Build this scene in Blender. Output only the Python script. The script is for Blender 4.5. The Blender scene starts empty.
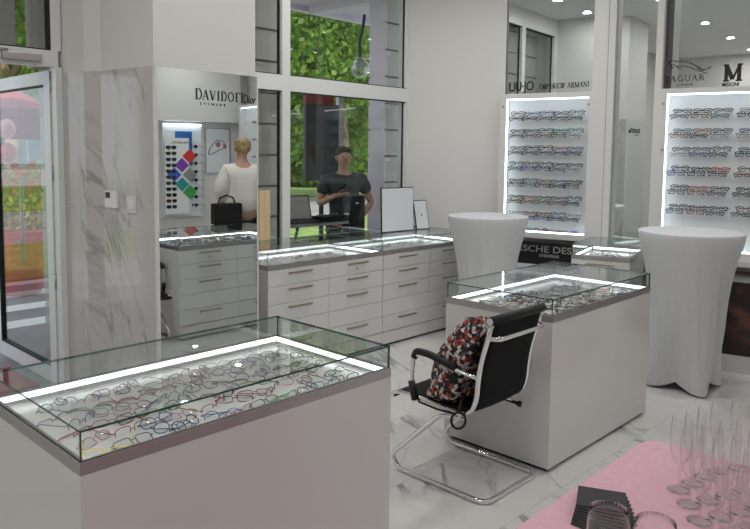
import bpy, bmesh, math, random
from mathutils import Vector, Matrix, noise
random.seed(7)
PI = math.pi
S = bpy.context.scene
COL = S.collection

# ---------------------------------------------------------------- camera
Rv = Vector((0.69221, -0.72162, 0.01130)); Rv.normalize()
FY, FP, FR = 0.8064, 0.0852, 0.0113
f_ = Vector((math.sin(FY)*math.cos(FP), math.cos(FY)*math.cos(FP), -math.sin(FP)))
r_ = f_.cross(Vector((0, 0, 1))).normalized(); u_ = r_.cross(f_)
c_, s_ = math.cos(FR), math.sin(FR)
r2 = r_*c_ + u_*s_; u2 = -r_*s_ + u_*c_
cam = bpy.data.cameras.new('camera'); cam.sensor_width = 36; cam.lens = 706.35/750*36
cam.shift_y = -0.0705*706.35/750; cam.clip_start = 0.05; cam.clip_end = 300
camo = bpy.data.objects.new('camera', cam); COL.objects.link(camo)
camo.matrix_world = Matrix(((r2.x, u2.x, -f_.x, 0), (r2.y, u2.y, -f_.y, 0), (r2.z, u2.z, -f_.z, 1.65), (0, 0, 0, 1)))
S.camera = camo
# ---------------------------------------------------------------- world, sun, lamps, exposure
S.view_settings.view_transform = 'Standard'; S.view_settings.look = 'None'
S.view_settings.exposure = 0.0; S.view_settings.gamma = 1
S.cycles.transparent_max_bounces = 48
wd = bpy.data.worlds.new('sky'); S.world = wd; wd.use_nodes = True
bg = wd.node_tree.nodes['Background']; bg.inputs[0].default_value = (0.80, 0.90, 1.0, 1); bg.inputs[1].default_value = 1.5
sun = bpy.data.lights.new('sun', 'SUN'); sun.energy = 4.6; sun.angle = 0.02; sun.color = (1, .95, .86)
suno = bpy.data.objects.new('sun', sun); COL.objects.link(suno); suno.rotation_euler = (math.radians(38), 0, math.radians(-25))
LAMPS = [(x, y, {3.3: 7.5, 1.5: 7.5, -.3: 5.2, -2.1: 5.0}[y]*(1.3 if x > 3 and y > 0 else 1)*(1.6 if x < 0 and y > 3 else 1)*(.6 if x == 2.4 and y > 1 else 1)) for x in (-.6, .9, 2.4, 3.9, 4.9) for y in (3.3, 1.5, -.3, -2.1)]+[(4.3, 4.3, 4.0), (3.4, 4.3, 4.0), (6.4, -1.2, 8.5), (6.5, -2.6, 8.5)]
CEIL = 3.55
# ---------------------------------------------------------------- materials
def mat(name, col=(.8, .8, .8), rough=.5, metal=0, emit=None, es=0, coat=0, spec=.5, sub=0):
    m = bpy.data.materials.new(name); m.use_nodes = True
    b = m.node_tree.nodes['Principled BSDF']
    b.inputs['Base Color'].default_value = (*col, 1); b.inputs['Roughness'].default_value = rough
    b.inputs['Metallic'].default_value = metal; b.inputs['Specular IOR Level'].default_value = spec
    if coat: b.inputs['Coat Weight'].default_value = coat; b.inputs['Coat Roughness'].default_value = .05
    if emit: b.inputs['Emission Color'].default_value = (*emit, 1); b.inputs['Emission Strength'].default_value = es
    return m
def nodes(m): return m.node_tree.nodes, m.node_tree.links, m.node_tree.nodes['Principled BSDF']
def glassmat(name, tint=(.97, .985, .98), ior=1.5, boost=1.0):
    m = bpy.data.materials.new(name); m.use_nodes = True
    n, l = m.node_tree.nodes, m.node_tree.links
    for x in list(n):
        if x.type != 'OUTPUT_MATERIAL': n.remove(x)
    out = [x for x in n if x.type == 'OUTPUT_MATERIAL'][0]
    tr = n.new('ShaderNodeBsdfTransparent'); tr.inputs[0].default_value = (*tint, 1)
    gl = n.new('ShaderNodeBsdfGlossy'); gl.inputs['Roughness'].default_value = .0
    geo = n.new('ShaderNodeNewGeometry'); mr = n.new('ShaderNodeMapRange')
    mr.inputs[3].default_value = ior; mr.inputs[4].default_value = 1/ior
    l.new(geo.outputs['Backfacing'], mr.inputs[0])
    fr = n.new('ShaderNodeFresnel'); l.new(mr.outputs[0], fr.inputs[0])
    mx = n.new('ShaderNodeMixShader')
    if boost != 1:
        mu = n.new('ShaderNodeMath'); mu.operation = 'MULTIPLY'; mu.use_clamp = True; mu.inputs[1].default_value = boost
        l.new(fr.outputs[0], mu.inputs[0]); l.new(mu.outputs[0], mx.inputs[0])
    else: l.new(fr.outputs[0], mx.inputs[0])
    l.new(tr.outputs[0], mx.inputs[1]); l.new(gl.outputs[0], mx.inputs[2]); l.new(mx.outputs[0], out.inputs[0])
    return m
def noisy(name, c1, c2, scale=5, rough=.5, detail=4, stretch=(1, 1, 1), p=(.35, .65), bump=0, metal=0):
    m = mat(name, c1, rough, metal); n, l, b = nodes(m)
    tc = n.new('ShaderNodeTexCoord'); mp = n.new('ShaderNodeMapping'); mp.inputs['Scale'].default_value = stretch
    nz = n.new('ShaderNodeTexNoise'); nz.inputs['Scale'].default_value = scale; nz.inputs['Detail'].default_value = detail
    cr = n.new('ShaderNodeValToRGB'); cr.color_ramp.elements[0].position = p[0]; cr.color_ramp.elements[1].position = p[1]
    cr.color_ramp.elements[0].color = (*c1, 1); cr.color_ramp.elements[1].color = (*c2, 1)
    l.new(tc.outputs['Object'], mp.inputs[0]); l.new(mp.outputs[0], nz.inputs[0]); l.new(nz.outputs[0], cr.inputs[0]); l.new(cr.outputs[0], b.inputs['Base Color'])
    if bump:
        bp = n.new('ShaderNodeBump'); bp.inputs['Strength'].default_value = bump; l.new(nz.outputs[0], bp.inputs['Height']); l.new(bp.outputs[0], b.inputs['Normal'])
    return m
def marble(name, base, vein, tile, rough, vertical=False, grout=(.45, .45, .44), vscale=.55, off=(0, 0)):
    """white marble slabs with diagonal grey veins; tile = (w,h) joint spacing"""
    m = mat(name, base, rough); n, l, b = nodes(m)
    tc = n.new('ShaderNodeTexCoord')
    sep = n.new('ShaderNodeSeparateXYZ'); l.new(tc.outputs['Object'], sep.inputs[0])
    cmb = n.new('ShaderNodeCombineXYZ')
    if vertical:
        ad = n.new('ShaderNodeMath'); ad.operation = 'ADD'; l.new(sep.outputs[0], ad.inputs[0]); l.new(sep.outputs[1], ad.inputs[1])
        l.new(ad.outputs[0], cmb.inputs[0]); l.new(sep.outputs[2], cmb.inputs[1])
    else:
        l.new(sep.outputs[0], cmb.inputs[0]); l.new(sep.outputs[1], cmb.inputs[1])
    mp = n.new('ShaderNodeMapping'); mp.inputs['Location'].default_value = (off[0], off[1], 0); l.new(cmb.outputs[0], mp.inputs[0])
    br = n.new('ShaderNodeTexBrick'); br.offset = .0 if vertical else .5
    br.inputs['Scale'].default_value = 1; br.inputs['Brick Width'].default_value = tile[0]; br.inputs['Row Height'].default_value = tile[1]
    br.inputs['Mortar Size'].default_value = .0022; br.inputs['Color1'].default_value = (0, 0, 0, 1); br.inputs['Color2'].default_value = (1, 1, 1, 1); br.inputs['Mortar'].default_value = (.5, .5, .5, 1)
    l.new(mp.outputs[0], br.inputs[0])
    # per-tile shift
    sc = n.new('ShaderNodeVectorMath'); sc.operation = 'SCALE'; sc.inputs['Scale'].default_value = 7.0; l.new(br.outputs['Color'], sc.inputs[0])
    av = n.new('ShaderNodeVectorMath'); av.operation = 'ADD'; l.new(mp.outputs[0], av.inputs[0]); l.new(sc.outputs[0], av.inputs[1])
    rt0 = n.new('ShaderNodeMapping'); rt0.inputs['Rotation'].default_value = (0, 0, math.radians(20 if vertical else 35)); l.new(av.outputs[0], rt0.inputs[0])
    rt = n.new('ShaderNodeMapping'); rt.inputs['Scale'].default_value = (3.0, .42, 1) if vertical else (1.9, .6, 1); l.new(rt0.outputs[0], rt.inputs[0])
    def vein_layer(scale, width, dist):
        nz = n.new('ShaderNodeTexNoise'); nz.inputs['Scale'].default_value = scale; nz.inputs['Detail'].default_value = 5; nz.inputs['Roughness'].default_value = .55; nz.inputs['Distortion'].default_value = dist
        l.new(rt.outputs[0], nz.inputs[0])
        s = n.new('ShaderNodeMath'); s.operation = 'SUBTRACT'; s.inputs[1].default_value = .5; l.new(nz.outputs[0], s.inputs[0])
        a = n.new('ShaderNodeMath'); a.operation = 'ABSOLUTE'; l.new(s.outputs[0], a.inputs[0])
        r = n.new('ShaderNodeMapRange'); r.inputs[1].default_value = 0; r.inputs[2].default_value = width; r.inputs[3].default_value = 1; r.inputs[4].default_value = 0; l.new(a.outputs[0], r.inputs[0])
        return r
    v1 = vein_layer(vscale*1.6, .020 if vertical else .017, .25 if vertical else .6); v2 = vein_layer(vscale*4, .012, .3)
    nb = n.new('ShaderNodeTexNoise'); nb.inputs['Scale'].default_value = 1.7; l.new(av.outputs[0], nb.inputs[0])
    gt = n.new('ShaderNodeMapRange'); gt.inputs[1].default_value = .42; gt.inputs[2].default_value = .62; l.new(nb.outputs[0], gt.inputs[0])
    w = n.new('ShaderNodeMath'); w.operation = 'MULTIPLY'; l.new(v2.outputs[0], w.inputs[0]); w.inputs[1].default_value = .45
    ad2 = n.new('ShaderNodeMath'); ad2.operation = 'MAXIMUM'; l.new(v1.outputs[0], ad2.inputs[0]); l.new(w.outputs[0], ad2.inputs[1])
    ml = n.new('ShaderNodeMath'); ml.operation = 'MULTIPLY'; l.new(ad2.outputs[0], ml.inputs[0]); l.new(gt.outputs[0], ml.inputs[1])
    mx = n.new('ShaderNodeMix'); mx.data_type = 'RGBA'; mx.inputs[6].default_value = (*base, 1); mx.inputs[7].default_value = (*vein, 1); l.new(ml.outputs[0], mx.inputs[0])
    mg = n.new('ShaderNodeMix'); mg.data_type = 'RGBA'; mg.inputs[7].default_value = (*grout, 1); l.new(br.outputs['Fac'], mg.inputs[0]); l.new(mx.outputs[2], mg.inputs[6])
    l.new(mg.outputs[2], b.inputs['Base Color'])
    return m

M = {}
M['wall'] = mat('white_paint', (.70, .69, .675), .7)
M['panel'] = mat('white_panel', (.68, .67, .66), .35)
M['ceil'] = mat('ceiling_paint', (.75, .75, .74), .8)
M['lacquer'] = mat('white_lacquer', (.66, .64, .63), .16)
M['drawer'] = mat('white_drawer_front', (.66, .655, .645), .3)
M['dark_gap'] = mat('dark_gap', (.03, .03, .03), .7)
M['alu'] = mat('brushed_aluminium', (.42, .40, .40), .38, .8)
M['nickel'] = mat('champagne_nickel', (.45, .39, .29), .35, 1)
M['chrome'] = mat('chrome', (.82, .82, .83), .08, 1)
M['mirror'] = mat('mirror_silver', (.80, .84, .83), .0, 1)
M['glass'] = glassmat('clear_glass_pane')
M['window_glass'] = glassmat('window_glass', (.94, .96, .95), 1.5, 1.0)
M['stemglass'] = glassmat('thin_stemware_glass', (.99, .993, .993), 1.5, 2.2)
M['edge'] = mat('green_glass_edge', (.012, .085, .055), .15)
M['edge2'] = mat('pale_green_glass_edge', (.16, .32, .26), .15)
M['led'] = mat('led_strip', (1, 1, 1), .5, emit=(.90, .98, 1), es=2.6)
M['led_cool'] = mat('cool_led_strip', (1, 1, 1), .5, emit=(.84, .94, 1), es=4.2)
M['lamp'] = mat('lamp_diffuser', (1, 1, 1), .5, emit=(1, .98, .95), es=3)
M['tray'] = mat('white_tray', (.60, .62, .63), .35)
M['rack'] = mat('white_rack_back', (.70, .74, .765), .4)
M['pvc'] = mat('white_window_frame', (.72, .73, .72), .3)
M['gasket'] = mat('black_gasket', (.01, .01, .01), .6)
M['black'] = mat('black_plastic', (.008, .008, .009), .45, spec=.35)
M['letter'] = mat('black_lettering', (.008, .008, .008), .4)
M['white'] = mat('white_print', (.8, .8, .8), .5)
M['mesh_black'] = noisy('black_mesh_fabric', (.004, .004, .005), (.010, .010, .011), 300, .75)
M['mesh_black'].node_tree.nodes['Principled BSDF'].inputs['Specular IOR Level'].default_value = .2
M['stretch'] = noisy('white_stretch_fabric', (.62, .63, .655), (.64, .65, .675), 30, .7)
M['floor'] = marble('marble_floor_tiles', (.66, .655, .635), (.25, .25, .24), (1.2, .6), .12, off=(.25, .13), grout=(.50, .50, .48), vscale=.35)
M['marble'] = marble('marble_wall_slabs', (.56, .545, .53), (.33, .325, .32), (.62, 1.2), .10, vertical=True, vscale=.9, off=(.1, -.09))
M['stone'] = mat('grey_rusticated_stone', (.50, .48, .45), .9)
M['lilac'] = mat('pale_lilac_tone', (.70, .64, .74), .9)  # balcony colour; on the pillar side it stands for daylight on the stone
M['pink'] = noisy('pink_tablecloth', (.62, .36, .44), (.66, .39, .47), 40, .75)
M['napkin'] = mat('black_napkin', (.022, .022, .026), .7)
M['leaf'] = mat('tree_leaves', (.10, .20, .03), .5)
M['leaf2'] = mat('bright_leaves', (.20, .30, .05), .5)
for k in ('leaf', 'leaf2'):
    n, l, b = nodes(M[k]); tl = n.new('ShaderNodeBsdfTranslucent'); c = (.22, .38, .05, 1) if k == 'leaf' else (.42, .56, .09, 1)
    tl.inputs[0].default_value = c; mx = n.new('ShaderNodeMixShader'); mx.inputs[0].default_value = .5
    o = [x for x in n if x.type == 'OUTPUT_MATERIAL'][0]; l.new(b.outputs[0], mx.inputs[1]); l.new(tl.outputs[0], mx.inputs[2]); l.new(mx.outputs[0], o.inputs[0])
M['bark'] = noisy('tree_bark', (.16, .11, .07), (.30, .22, .15), 6, .9, stretch=(1, 1, .3))
M['grass'] = noisy('lawn_grass', (.12, .20, .04), (.24, .32, .08), 3, .9)
M['asphalt'] = noisy('grey_paving', (.24, .22, .23), (.34, .32, .32), 1.5, .9)
M['kerb'] = mat('pale_kerb', (.75, .75, .74), .8)
M['wood'] = noisy('pale_birch_board', (.62, .45, .25), (.70, .54, .33), 3, .5, stretch=(6, 6, .5))
M['red'] = mat('red_plastic', (.65, .02, .02), .4)
M['darkred'] = mat('dark_red_canvas', (.28, .03, .035), .8)
M['yellow'] = mat('yellow_petals', (.75, .62, .05), .7)
M['skin'] = mat('skin', (.50, .28, .20), .55)
M['hair_dark'] = mat('dark_hair', (.03, .02, .015), .7)
M['hair_blond'] = noisy('blond_streaked_hair', (.50, .38, .18), (.20, .13, .06), 30, .6)
M['tee'] = mat('charcoal_cotton', (.045, .05, .055), .9)
M['blouse'] = mat('white_chiffon', (.74, .70, .66), .9)
M['black_cloth'] = mat('black_cloth', (.01, .01, .01), .9)
M['brown_dark'] = noisy('dark_brown_gloss', (.012, .006, .004), (.14, .05, .03), 3.2, .25, stretch=(1, 1, 1.6), p=(.5, .72))  # lighter brown patches paint a blurred reflection into the dark front
M['globe'] = glassmat('globe_glass', (.86, .88, .88), 1.7, 2.6)
M['lens'] = glassmat('spectacle_lens', (.93, .95, .96), 1.5, 1.4)
M['darklens'] = mat('dark_sun_lens', (.015, .02, .02), .08)

# ---------------------------------------------------------------- mesh builder
class MB:
    def __init__(s): s.v = []; s.f = []; s.m = []; s.s = []
    def add(s, vs, fs, m=0, sm=False, mtx=None):
        k = len(s.v)
        for v in vs: s.v.append(tuple(mtx @ Vector(v)) if mtx else tuple(v))
        for f in fs: s.f.append([k+i for i in f]); s.m.append(m); s.s.append(sm)
        return s
    def box(s, x0, x1, y0, y1, z0, z1, m=0, mtx=None, bev=0, tm=None):
        """tm: material for the four thin edge faces of a pane is given by caller via dict axis"""
        vs = [(x0, y0, z0), (x1, y0, z0), (x1, y1, z0), (x0, y1, z0), (x0, y0, z1), (x1, y0, z1), (x1, y1, z1), (x0, y1, z1)]
        fs = [(0, 3, 2, 1), (4, 5, 6, 7), (0, 1, 5, 4), (1, 2, 6, 5), (2, 3, 7, 6), (3, 0, 4, 7)]
        if bev:
            bm = bmesh.new(); bv = [bm.verts.new(v) for v in vs]
            for f in fs: bm.faces.new([bv[i] for i in f])
            bmesh.ops.bevel(bm, geom=bm.edges[:], offset=bev, segments=2, affect='EDGES', profile=.6)
            bm.verts.ensure_lookup_table(); idx = {v: i for i, v in enumerate(bm.verts)}
            s.add([v.co.copy() for v in bm.verts], [[idx[v] for v in f.verts] for f in bm.faces], m, False, mtx); bm.free()
            return s
        k = len(s.f); s.add(vs, fs, m, False, mtx)
        if tm is not None:
            d = (x1-x0, y1-y0, z1-z0); ax = d.index(min(d)); keep = {0: (3, 5), 1: (2, 4), 2: (0, 1)}[ax]
            for i in range(6):
                if i not in keep: s.m[k+i] = tm
        return s
    def tube(s, pts, r, n=8, m=0, closed=False, caps=True, flat=1.0):
        pts = [Vector(p) for p in pts]; N = len(pts); vs = []; prev = None
        for i, p in enumerate(pts):
            if closed: t = pts[(i+1) % N]-pts[i-1]
            else: t = pts[min(i+1, N-1)]-pts[max(i-1, 0)]
            t.normalize()
            if prev is None:
                a = Vector((0, 0, 1)) if abs(t.z) < .9 else Vector((1, 0, 0)); nn = (a-t*a.dot(t)).normalized()
            else: nn = (prev-t*prev.dot(t)).normalized()
            prev = nn; b = t.cross(nn); rr = r[i] if isinstance(r, (list, tuple)) else r
            for j in range(n):
                a = 2*PI*j/n; vs.append(p+nn*math.cos(a)*rr+b*math.sin(a)*rr*flat)
        fs = []
        for i in range(N if closed else N-1):
            for j in range(n):
                a = i*n+j; b = i*n+(j+1) % n; c = ((i+1) % N)*n+(j+1) % n; d = ((i+1) % N)*n+j; fs.append((a, b, c, d))
        s.add(vs, fs, m, True)
        if not closed and caps:
            k = len(s.v)-len(vs); s.f.append([k+j for j in range(n)][::-1]); s.m.append(m); s.s.append(False)
            s.f.append([k+(N-1)*n+j for j in range(n)]); s.m.append(m); s.s.append(False)
        return s
    def lathe(s, prof, n=32, m=0, c=(0, 0, 0), fn=None):
        vs = []
        for i, (r, z) in enumerate(prof):
            for j in range(n):
                a = 2*PI*j/n; rr = r*(fn(a, z) if fn else 1); vs.append((c[0]+rr*math.cos(a), c[1]+rr*math.sin(a), c[2]+z))
        fs = [(i*n+j, i*n+(j+1) % n, (i+1)*n+(j+1) % n, (i+1)*n+j) for i in range(len(prof)-1) for j in range(n)]
        return s.add(vs, fs, m, True)
    def prism(s, poly, z0, z1, m=0, mtx=None):
        n = len(poly); vs = [(x, y, z0) for x, y in poly]+[(x, y, z1) for x, y in poly]
        fs = [[i for i in range(n)][::-1], [n+i for i in range(n)]]+[(i, (i+1) % n, n+(i+1) % n, n+i) for i in range(n)]
        return s.add(vs, fs, m, False, mtx)
    def build(s, name, mats, parent=None, loc=(0, 0, 0), rot=(0, 0, 0), fix=True):
        me = bpy.data.meshes.new(name); me.from_pydata(s.v, [], s.f)
        if not isinstance(mats, (list, tuple)): mats = [mats]
        for x in mats: me.materials.append(x)
        me.polygons.foreach_set('material_index', s.m); me.polygons.foreach_set('use_smooth', s.s); me.update()
        if fix:
            bm = bmesh.new(); bm.from_mesh(me); bmesh.ops.recalc_face_normals(bm, faces=bm.faces[:]); bm.to_mesh(me); bm.free()
        o = bpy.data.objects.new(name, me); COL.objects.link(o); o.location = loc; o.rotation_euler = rot
        if parent: o.parent = parent
        return o
def tag(o, label=None, cat=None, group=None, kind=None):
    for k, v in (('label', label), ('category', cat), ('group', group), ('kind', kind)):
        if v: o[k] = v
    return o
def empty(name, loc=(0, 0, 0), rz=0, label=None, cat=None, group=None):
    o = bpy.data.objects.new(name, None); COL.objects.link(o); o.location = loc; o.rotation_euler = (0, 0, rz); o.empty_display_size = .1
    return tag(o, label, cat, group)
def copy_tree(o, parent=None):
    c = o.copy(); COL.objects.link(c); c.parent = parent
    for ch in list(o.children): copy_tree(ch, c)
    return c
def struct(name, mb, m, **k): return tag(mb.build(name, m, **k), kind='structure')
def smooth_path(pts, rad=.05, n=5):
    """round the corners of a polyline"""
    pts = [Vector(p) for p in pts]; out = [pts[0]]
    for i in range(1, len(pts)-1):
        a, b, c = pts[i-1], pts[i], pts[i+1]; r = min(rad, (a-b).length*.45, (c-b).length*.45)
        p = b+(a-b).normalized()*r; q = b+(c-b).normalized()*r
        for k in range(n+1):
            t = k/n; out.append(p*(1-t)**2+b*2*t*(1-t)+q*t*t)
    out.append(pts[-1]); return out
def text_obj(name, txt, size, m, parent, loc, rot=(PI/2, 0, 0), sx=1, spacing=1, shear=0, align='LEFT', depth=.0012, bold=0):
    cu = bpy.data.curves.new(name, 'FONT'); cu.body = txt; cu.size = size; cu.extrude = depth; cu.space_character = spacing; cu.align_x = align; cu.shear = shear; cu.offset = bold
    t = bpy.data.objects.new(name+'_curve', cu); COL.objects.link(t)
    me = bpy.data.meshes.new_from_object(t.evaluated_get(bpy.context.evaluated_depsgraph_get())); bpy.data.objects.remove(t)
    me.name = name; me.materials.clear(); me.materials.append(m)
    for v in me.vertices: v.co.x *= sx
    o = bpy.data.objects.new(name, me); COL.objects.link(o); o.parent = parent; o.location = loc; o.rotation_euler = rot
    return o
# serif stroke letters on a unit-high grid
def A_(cx, cy, rx, ry, a0, a1, n=8): return [(cx+rx*math.cos(math.radians(a0+(a1-a0)*i/n)), cy+ry*math.sin(math.radians(a0+(a1-a0)*i/n))) for i in range(n+1)]
T, H = .15, .045
SER = {
 'D': (.82, [([(.18, 0), (.18, 1)], T), ([(.02, .02), (.4, .02)], H), ([(.02, .98), (.4, .98)], H), (A_(.38, .5, .36, .48, 90, -90), .1)]),
 'A': (.82, [([(.06, 0), (.40, 1)], H), ([(.40, 1), (.72, 0)], T), ([(.18, .33), (.6, .33)], H), ([(-.03, .02), (.17, .02)], H), ([(.58, .02), (.84, .02)], H)]),
 'V': (.80, [([(.08, 1), (.40, 0)], T), ([(.40, 0), (.72, 1)], H), ([(-.03, .98), (.2, .98)], H), ([(.6, .98), (.83, .98)], H)]),
 'I': (.40, [([(.2, 0), (.2, 1)], T), ([(.04, .02), (.36, .02)], H), ([(.04, .98), (.36, .98)], H)]),
 'O': (.90, [(A_(.43, .5, .36, .46, 0, 360, 18), .1)]),
 'F': (.66, [([(.18, 0), (.18, 1)], T), ([(.02, .02), (.34, .02)], H), ([(.02, .98), (.58, .98)], H), ([(.2, .52), (.48, .52)], H), ([(.58, .98), (.58, .78)], H)]),
 'E': (.68, [([(.18, 0), (.18, 1)], T), ([(.02, .02), (.6, .02)], H), ([(.02, .98), (.58, .98)], H), ([(.2, .52), (.48, .52)], H)]),
 'M': (1.0, [([(.12, 0), (.12, 1)], H), ([(.12, 1), (.48, .05)], T), ([(.48, .05), (.84, 1)], H), ([(.84, 0), (.84, 1)], T), ([(0, .02), (.25, .02)], H), ([(.7, .02), (.98, .02)], H)]),
 'P': (.70, [([(.18, 0), (.18, 1)], T), ([(.02, .02), (.34, .02)], H), ([(.02, .98), (.36, .98)], H), (A_(.36, .74, .24, .25, 90, -90, 6), .1), ([(.2, .49), (.36, .49)], H)]),
 'R': (.78, [([(.18, 0), (.18, 1)], T), ([(.02, .02), (.34, .02)], H), ([(.02, .98), (.36, .98)], H), (A_(.36, .74, .24, .25, 90, -90, 6), .1), ([(.2, .49), (.36, .49)], H), ([(.38, .49), (.72, 0)], T)]),
 'N': (.86, [([(.12, 0), (.12, 1)], H), ([(.12, 1), (.72, 0)], T), ([(.72, 0), (.72, 1)], H), ([(0, .02), (.25, .02)], H), ([(.6, .98), (.86, .98)], H)]),
 'J': (.45, [([(.26, 1), (.26, .05), (.12, -.12), (0, -.1)], T*.8), ([(.08, .98), (.42, .98)], H)]),
 'G': (.88, [(A_(.43, .5, .36, .46, 50, 350, 14), .1), ([(.76, 0), (.76, .42)], T*.9), ([(.58, .42), (.86, .42)], H)]),
 'U': (.84, [([(.16, 1), (.16, .3), (.28, .06), (.44, .02), (.6, .08), (.70, .3), (.70, 1)], .1), ([(0, .98), (.3, .98)], H), ([(.6, .98), (.84, .98)], H)]),
}
def strokes(mb, segs, x0=0, z0=0, sc=1, y=0, t=.0012, m=0, wf=1.0, sx=1):
    for pts, w in segs:
        for a, b in zip(pts, pts[1:]):
            ax, az = x0+a[0]*sc*sx, z0+a[1]*sc; bx, bz = x0+b[0]*sc*sx, z0+b[1]*sc
            dx, dz = bx-ax, bz-az; L = math.hypot(dx, dz) or 1e-6; nx, nz = -dz/L*w*sc*wf/2, dx/L*w*sc*wf/2
            vs = [(ax-nx, y, az-nz), (bx-nx, y, bz-nz), (bx+nx, y, bz+nz), (ax+nx, y, az+nz)]; vs += [(v[0], y-t, v[2]) for v in vs]
            mb.add(vs, [(0, 1, 2, 3), (4, 7, 6, 5), (0, 4, 5, 1), (1, 5, 6, 2), (2, 6, 7, 3), (3, 7, 4, 0)], m)
def serif_obj(name, txt, h, m, parent, loc, track=.12, sx=1, big_first=0, wf=1, width=None, rot=(0, 0, 0)):
    tot = sum(SER[c][0]+track for c in txt if c != ' ')+.5*txt.count(' ')
    if width: sx = width/(tot*h)
    mb = MB(); x = 0
    for i, c in enumerate(txt):
        if c == ' ': x += .5*h*sx; continue
        k = 1.12 if (i == 0 and big_first) else 1
        strokes(mb, SER[c][1], x, 0, h*k, 0, .0012, 0, wf, sx); x += (SER[c][0]+track)*h*sx
    return mb.build(name, m, parent, loc, rot)

# ---------------------------------------------------------------- the room
A0 = Vector((6.384, 1.949, 0)); D2 = Vector((.2421, -.9702, 0)); N2 = Vector((.9702, .2421, 0)); TH = math.atan2(-.9702, .2421)
def P(s, off=0): return A0+D2*s+N2*off            # off > 0 goes into the right wall
CNR = P(-2.085, .34); CNR_front = P(-2.085, 0); END = P(5.35, .34)
W3d = Vector((-.9702, -.2421, 0)); W3e = END+W3d*9.6
LX = W3e.x
poly = [(LX, 4.9), (5.595, 4.9), (CNR.x, CNR.y), (END.x, END.y), (W3e.x, W3e.y)]
struct('floor', MB().prism([(LX-.2, 5.0), (5.75, 5.0), (CNR.x+.15, CNR.y), (END.x+.2, END.y-.2), (W3e.x-.2, W3e.y-.2)], -.08, 0), M['floor'])
struct('ceiling', MB().prism([(LX-.2, 5.6), (6.2, 5.6), (CNR.x+.4, CNR.y), (END.x+.3, END.y-.3), (W3e.x-.2, W3e.y-.3)], CEIL, CEIL+.15), M['ceil'])
def wallseg(name, a, b, z0, z1, th, m, side=1):
    a = Vector(a).to_2d(); b = Vector(b).to_2d(); d = (b-a).normalized(); n = Vector((d.y, -d.x))*th*side
    return struct(name, MB().prism([tuple(a), tuple(b), tuple(b+n), tuple(a+n)], z0, z1), m)
wallseg('wall_left', (LX, 4.9, 0), (LX, W3e.y, 0), 0, CEIL, .15, M['wall'], 1)
wallseg('wall_back', W3e, END, 0, CEIL, .15, M['wall'], 1)
wallseg('wall_right', END, CNR, 0, CEIL, .15, M['wall'], 1)
wallseg('wall_corner', P(-2.085, .17), (5.595, 4.9, 0), 0, CEIL, .2, M['wall'], 1)
# facade: inner plane y=4.9
fac = MB()
fac.box(LX-.15, .98, 4.9, 5.05, 0, CEIL); fac.box(2.0, 2.98, 4.9, 5.05, 0, CEIL)
fac.box(2.98, 5.8, 4.9, 5.05, 0, .76); fac.box(2.98, 5.8, 4.9, 5.05, 3.4, CEIL); fac.box(.98, 2.0, 4.9, 5.05, 3.4, CEIL); fac.box(5.60, 5.8, 4.9, 5.05, .76, 3.4)
struct('wall_front', fac, M['wall'])
# thick outer stone wall with V joints
st = MB()
def stonewall(mb, x0, x1, z0, z1, y0, y1, toothed=False):
    z = z0; g = .012
    while z < z1-.01:
        h = min(.282, z1-z)
        mb.box(x0, x1, y0, y1, z+g, z+h-g, 0); mb.box(x0+.012, x1-.012, y0+.05, y1, z-g, z+g+.001, 0); z += .282
st.box(.9, 1.93, 5.45, 5.55, 2.3, 3.4); st.box(2.02, 2.12, 5.3, 5.5, 2.25, 3.4)
stonewall(st, LX, .9, -.06, 3.6, 5.2, 5.5); stonewall(st, 2.1, 4.17, -.06, 3.6, 5.2, 5.5); stonewall(st, 5.572, 7.4, -.06, 3.6, 5.2, 5.43)
struct('wall_outer_stone', st, M['stone'])
qn = MB(); z = -.06; i = 0
while z < 3.6:
    qn.box(5.552, 5.571, 5.195, 5.44, z+.012, z+.27, 0); qn.box(5.558, 5.571, 5.21, 5.43, z-.012, z+.012, 0)
    if i % 2: qn.box(5.571, 5.63, 5.192, 5.199, z+.225, z+.268, 0)
    z += .282; i += 1
struct('trim_pillar_lit_side', qn, M['lilac'])  # daylight on the pillar's side and joint teeth put into a paler colour
# lintel/soffit and reveal linings between inner wall and stone wall
rv = MB(); rv.box(LX, 7.4, 5.05, 5.6, 3.4, 3.62); rv.box(2.1, 2.98, 5.05, 5.2, 0, 3.4)
struct('trim_soffit', rv, M['stone'])
struct('trim_balcony', MB().box(-1, 12, 5.6, 7.5, 3.62, 3.82, 0).box(-1, 12, 7.38, 7.5, 3.55, 3.62, 0).box(6.3, 6.5, 5.7, 7.3, 3.5, 3.62, 0).box(7.6, 7.8, 5.7, 7.3, 3.5, 3.62, 0), M['lilac'])
# marble pier with the painted wall above it
pp = [(2.19, 3.97), (2.95, 3.97), (2.95, 4.9), (2.0, 4.9), (2.0, 4.86), (2.05, 4.62), (2.118, 4.52)]
struct('wall_pier_marble', MB().prism(pp, 0, 2.17), M['marble'])
struct('wall_pier_upper', MB().prism([(2.195, 3.975), (2.95, 3.975), (2.95, 4.9), (2.0, 4.9), (2.005, 4.86), (2.055, 4.62), (2.122, 4.52)], 2.17, CEIL), M['wall'])
struct('trim_pier_edge', MB().box(2.184, 2.2, 3.945, 3.972, 0, 2.175), M['panel'])

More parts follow.
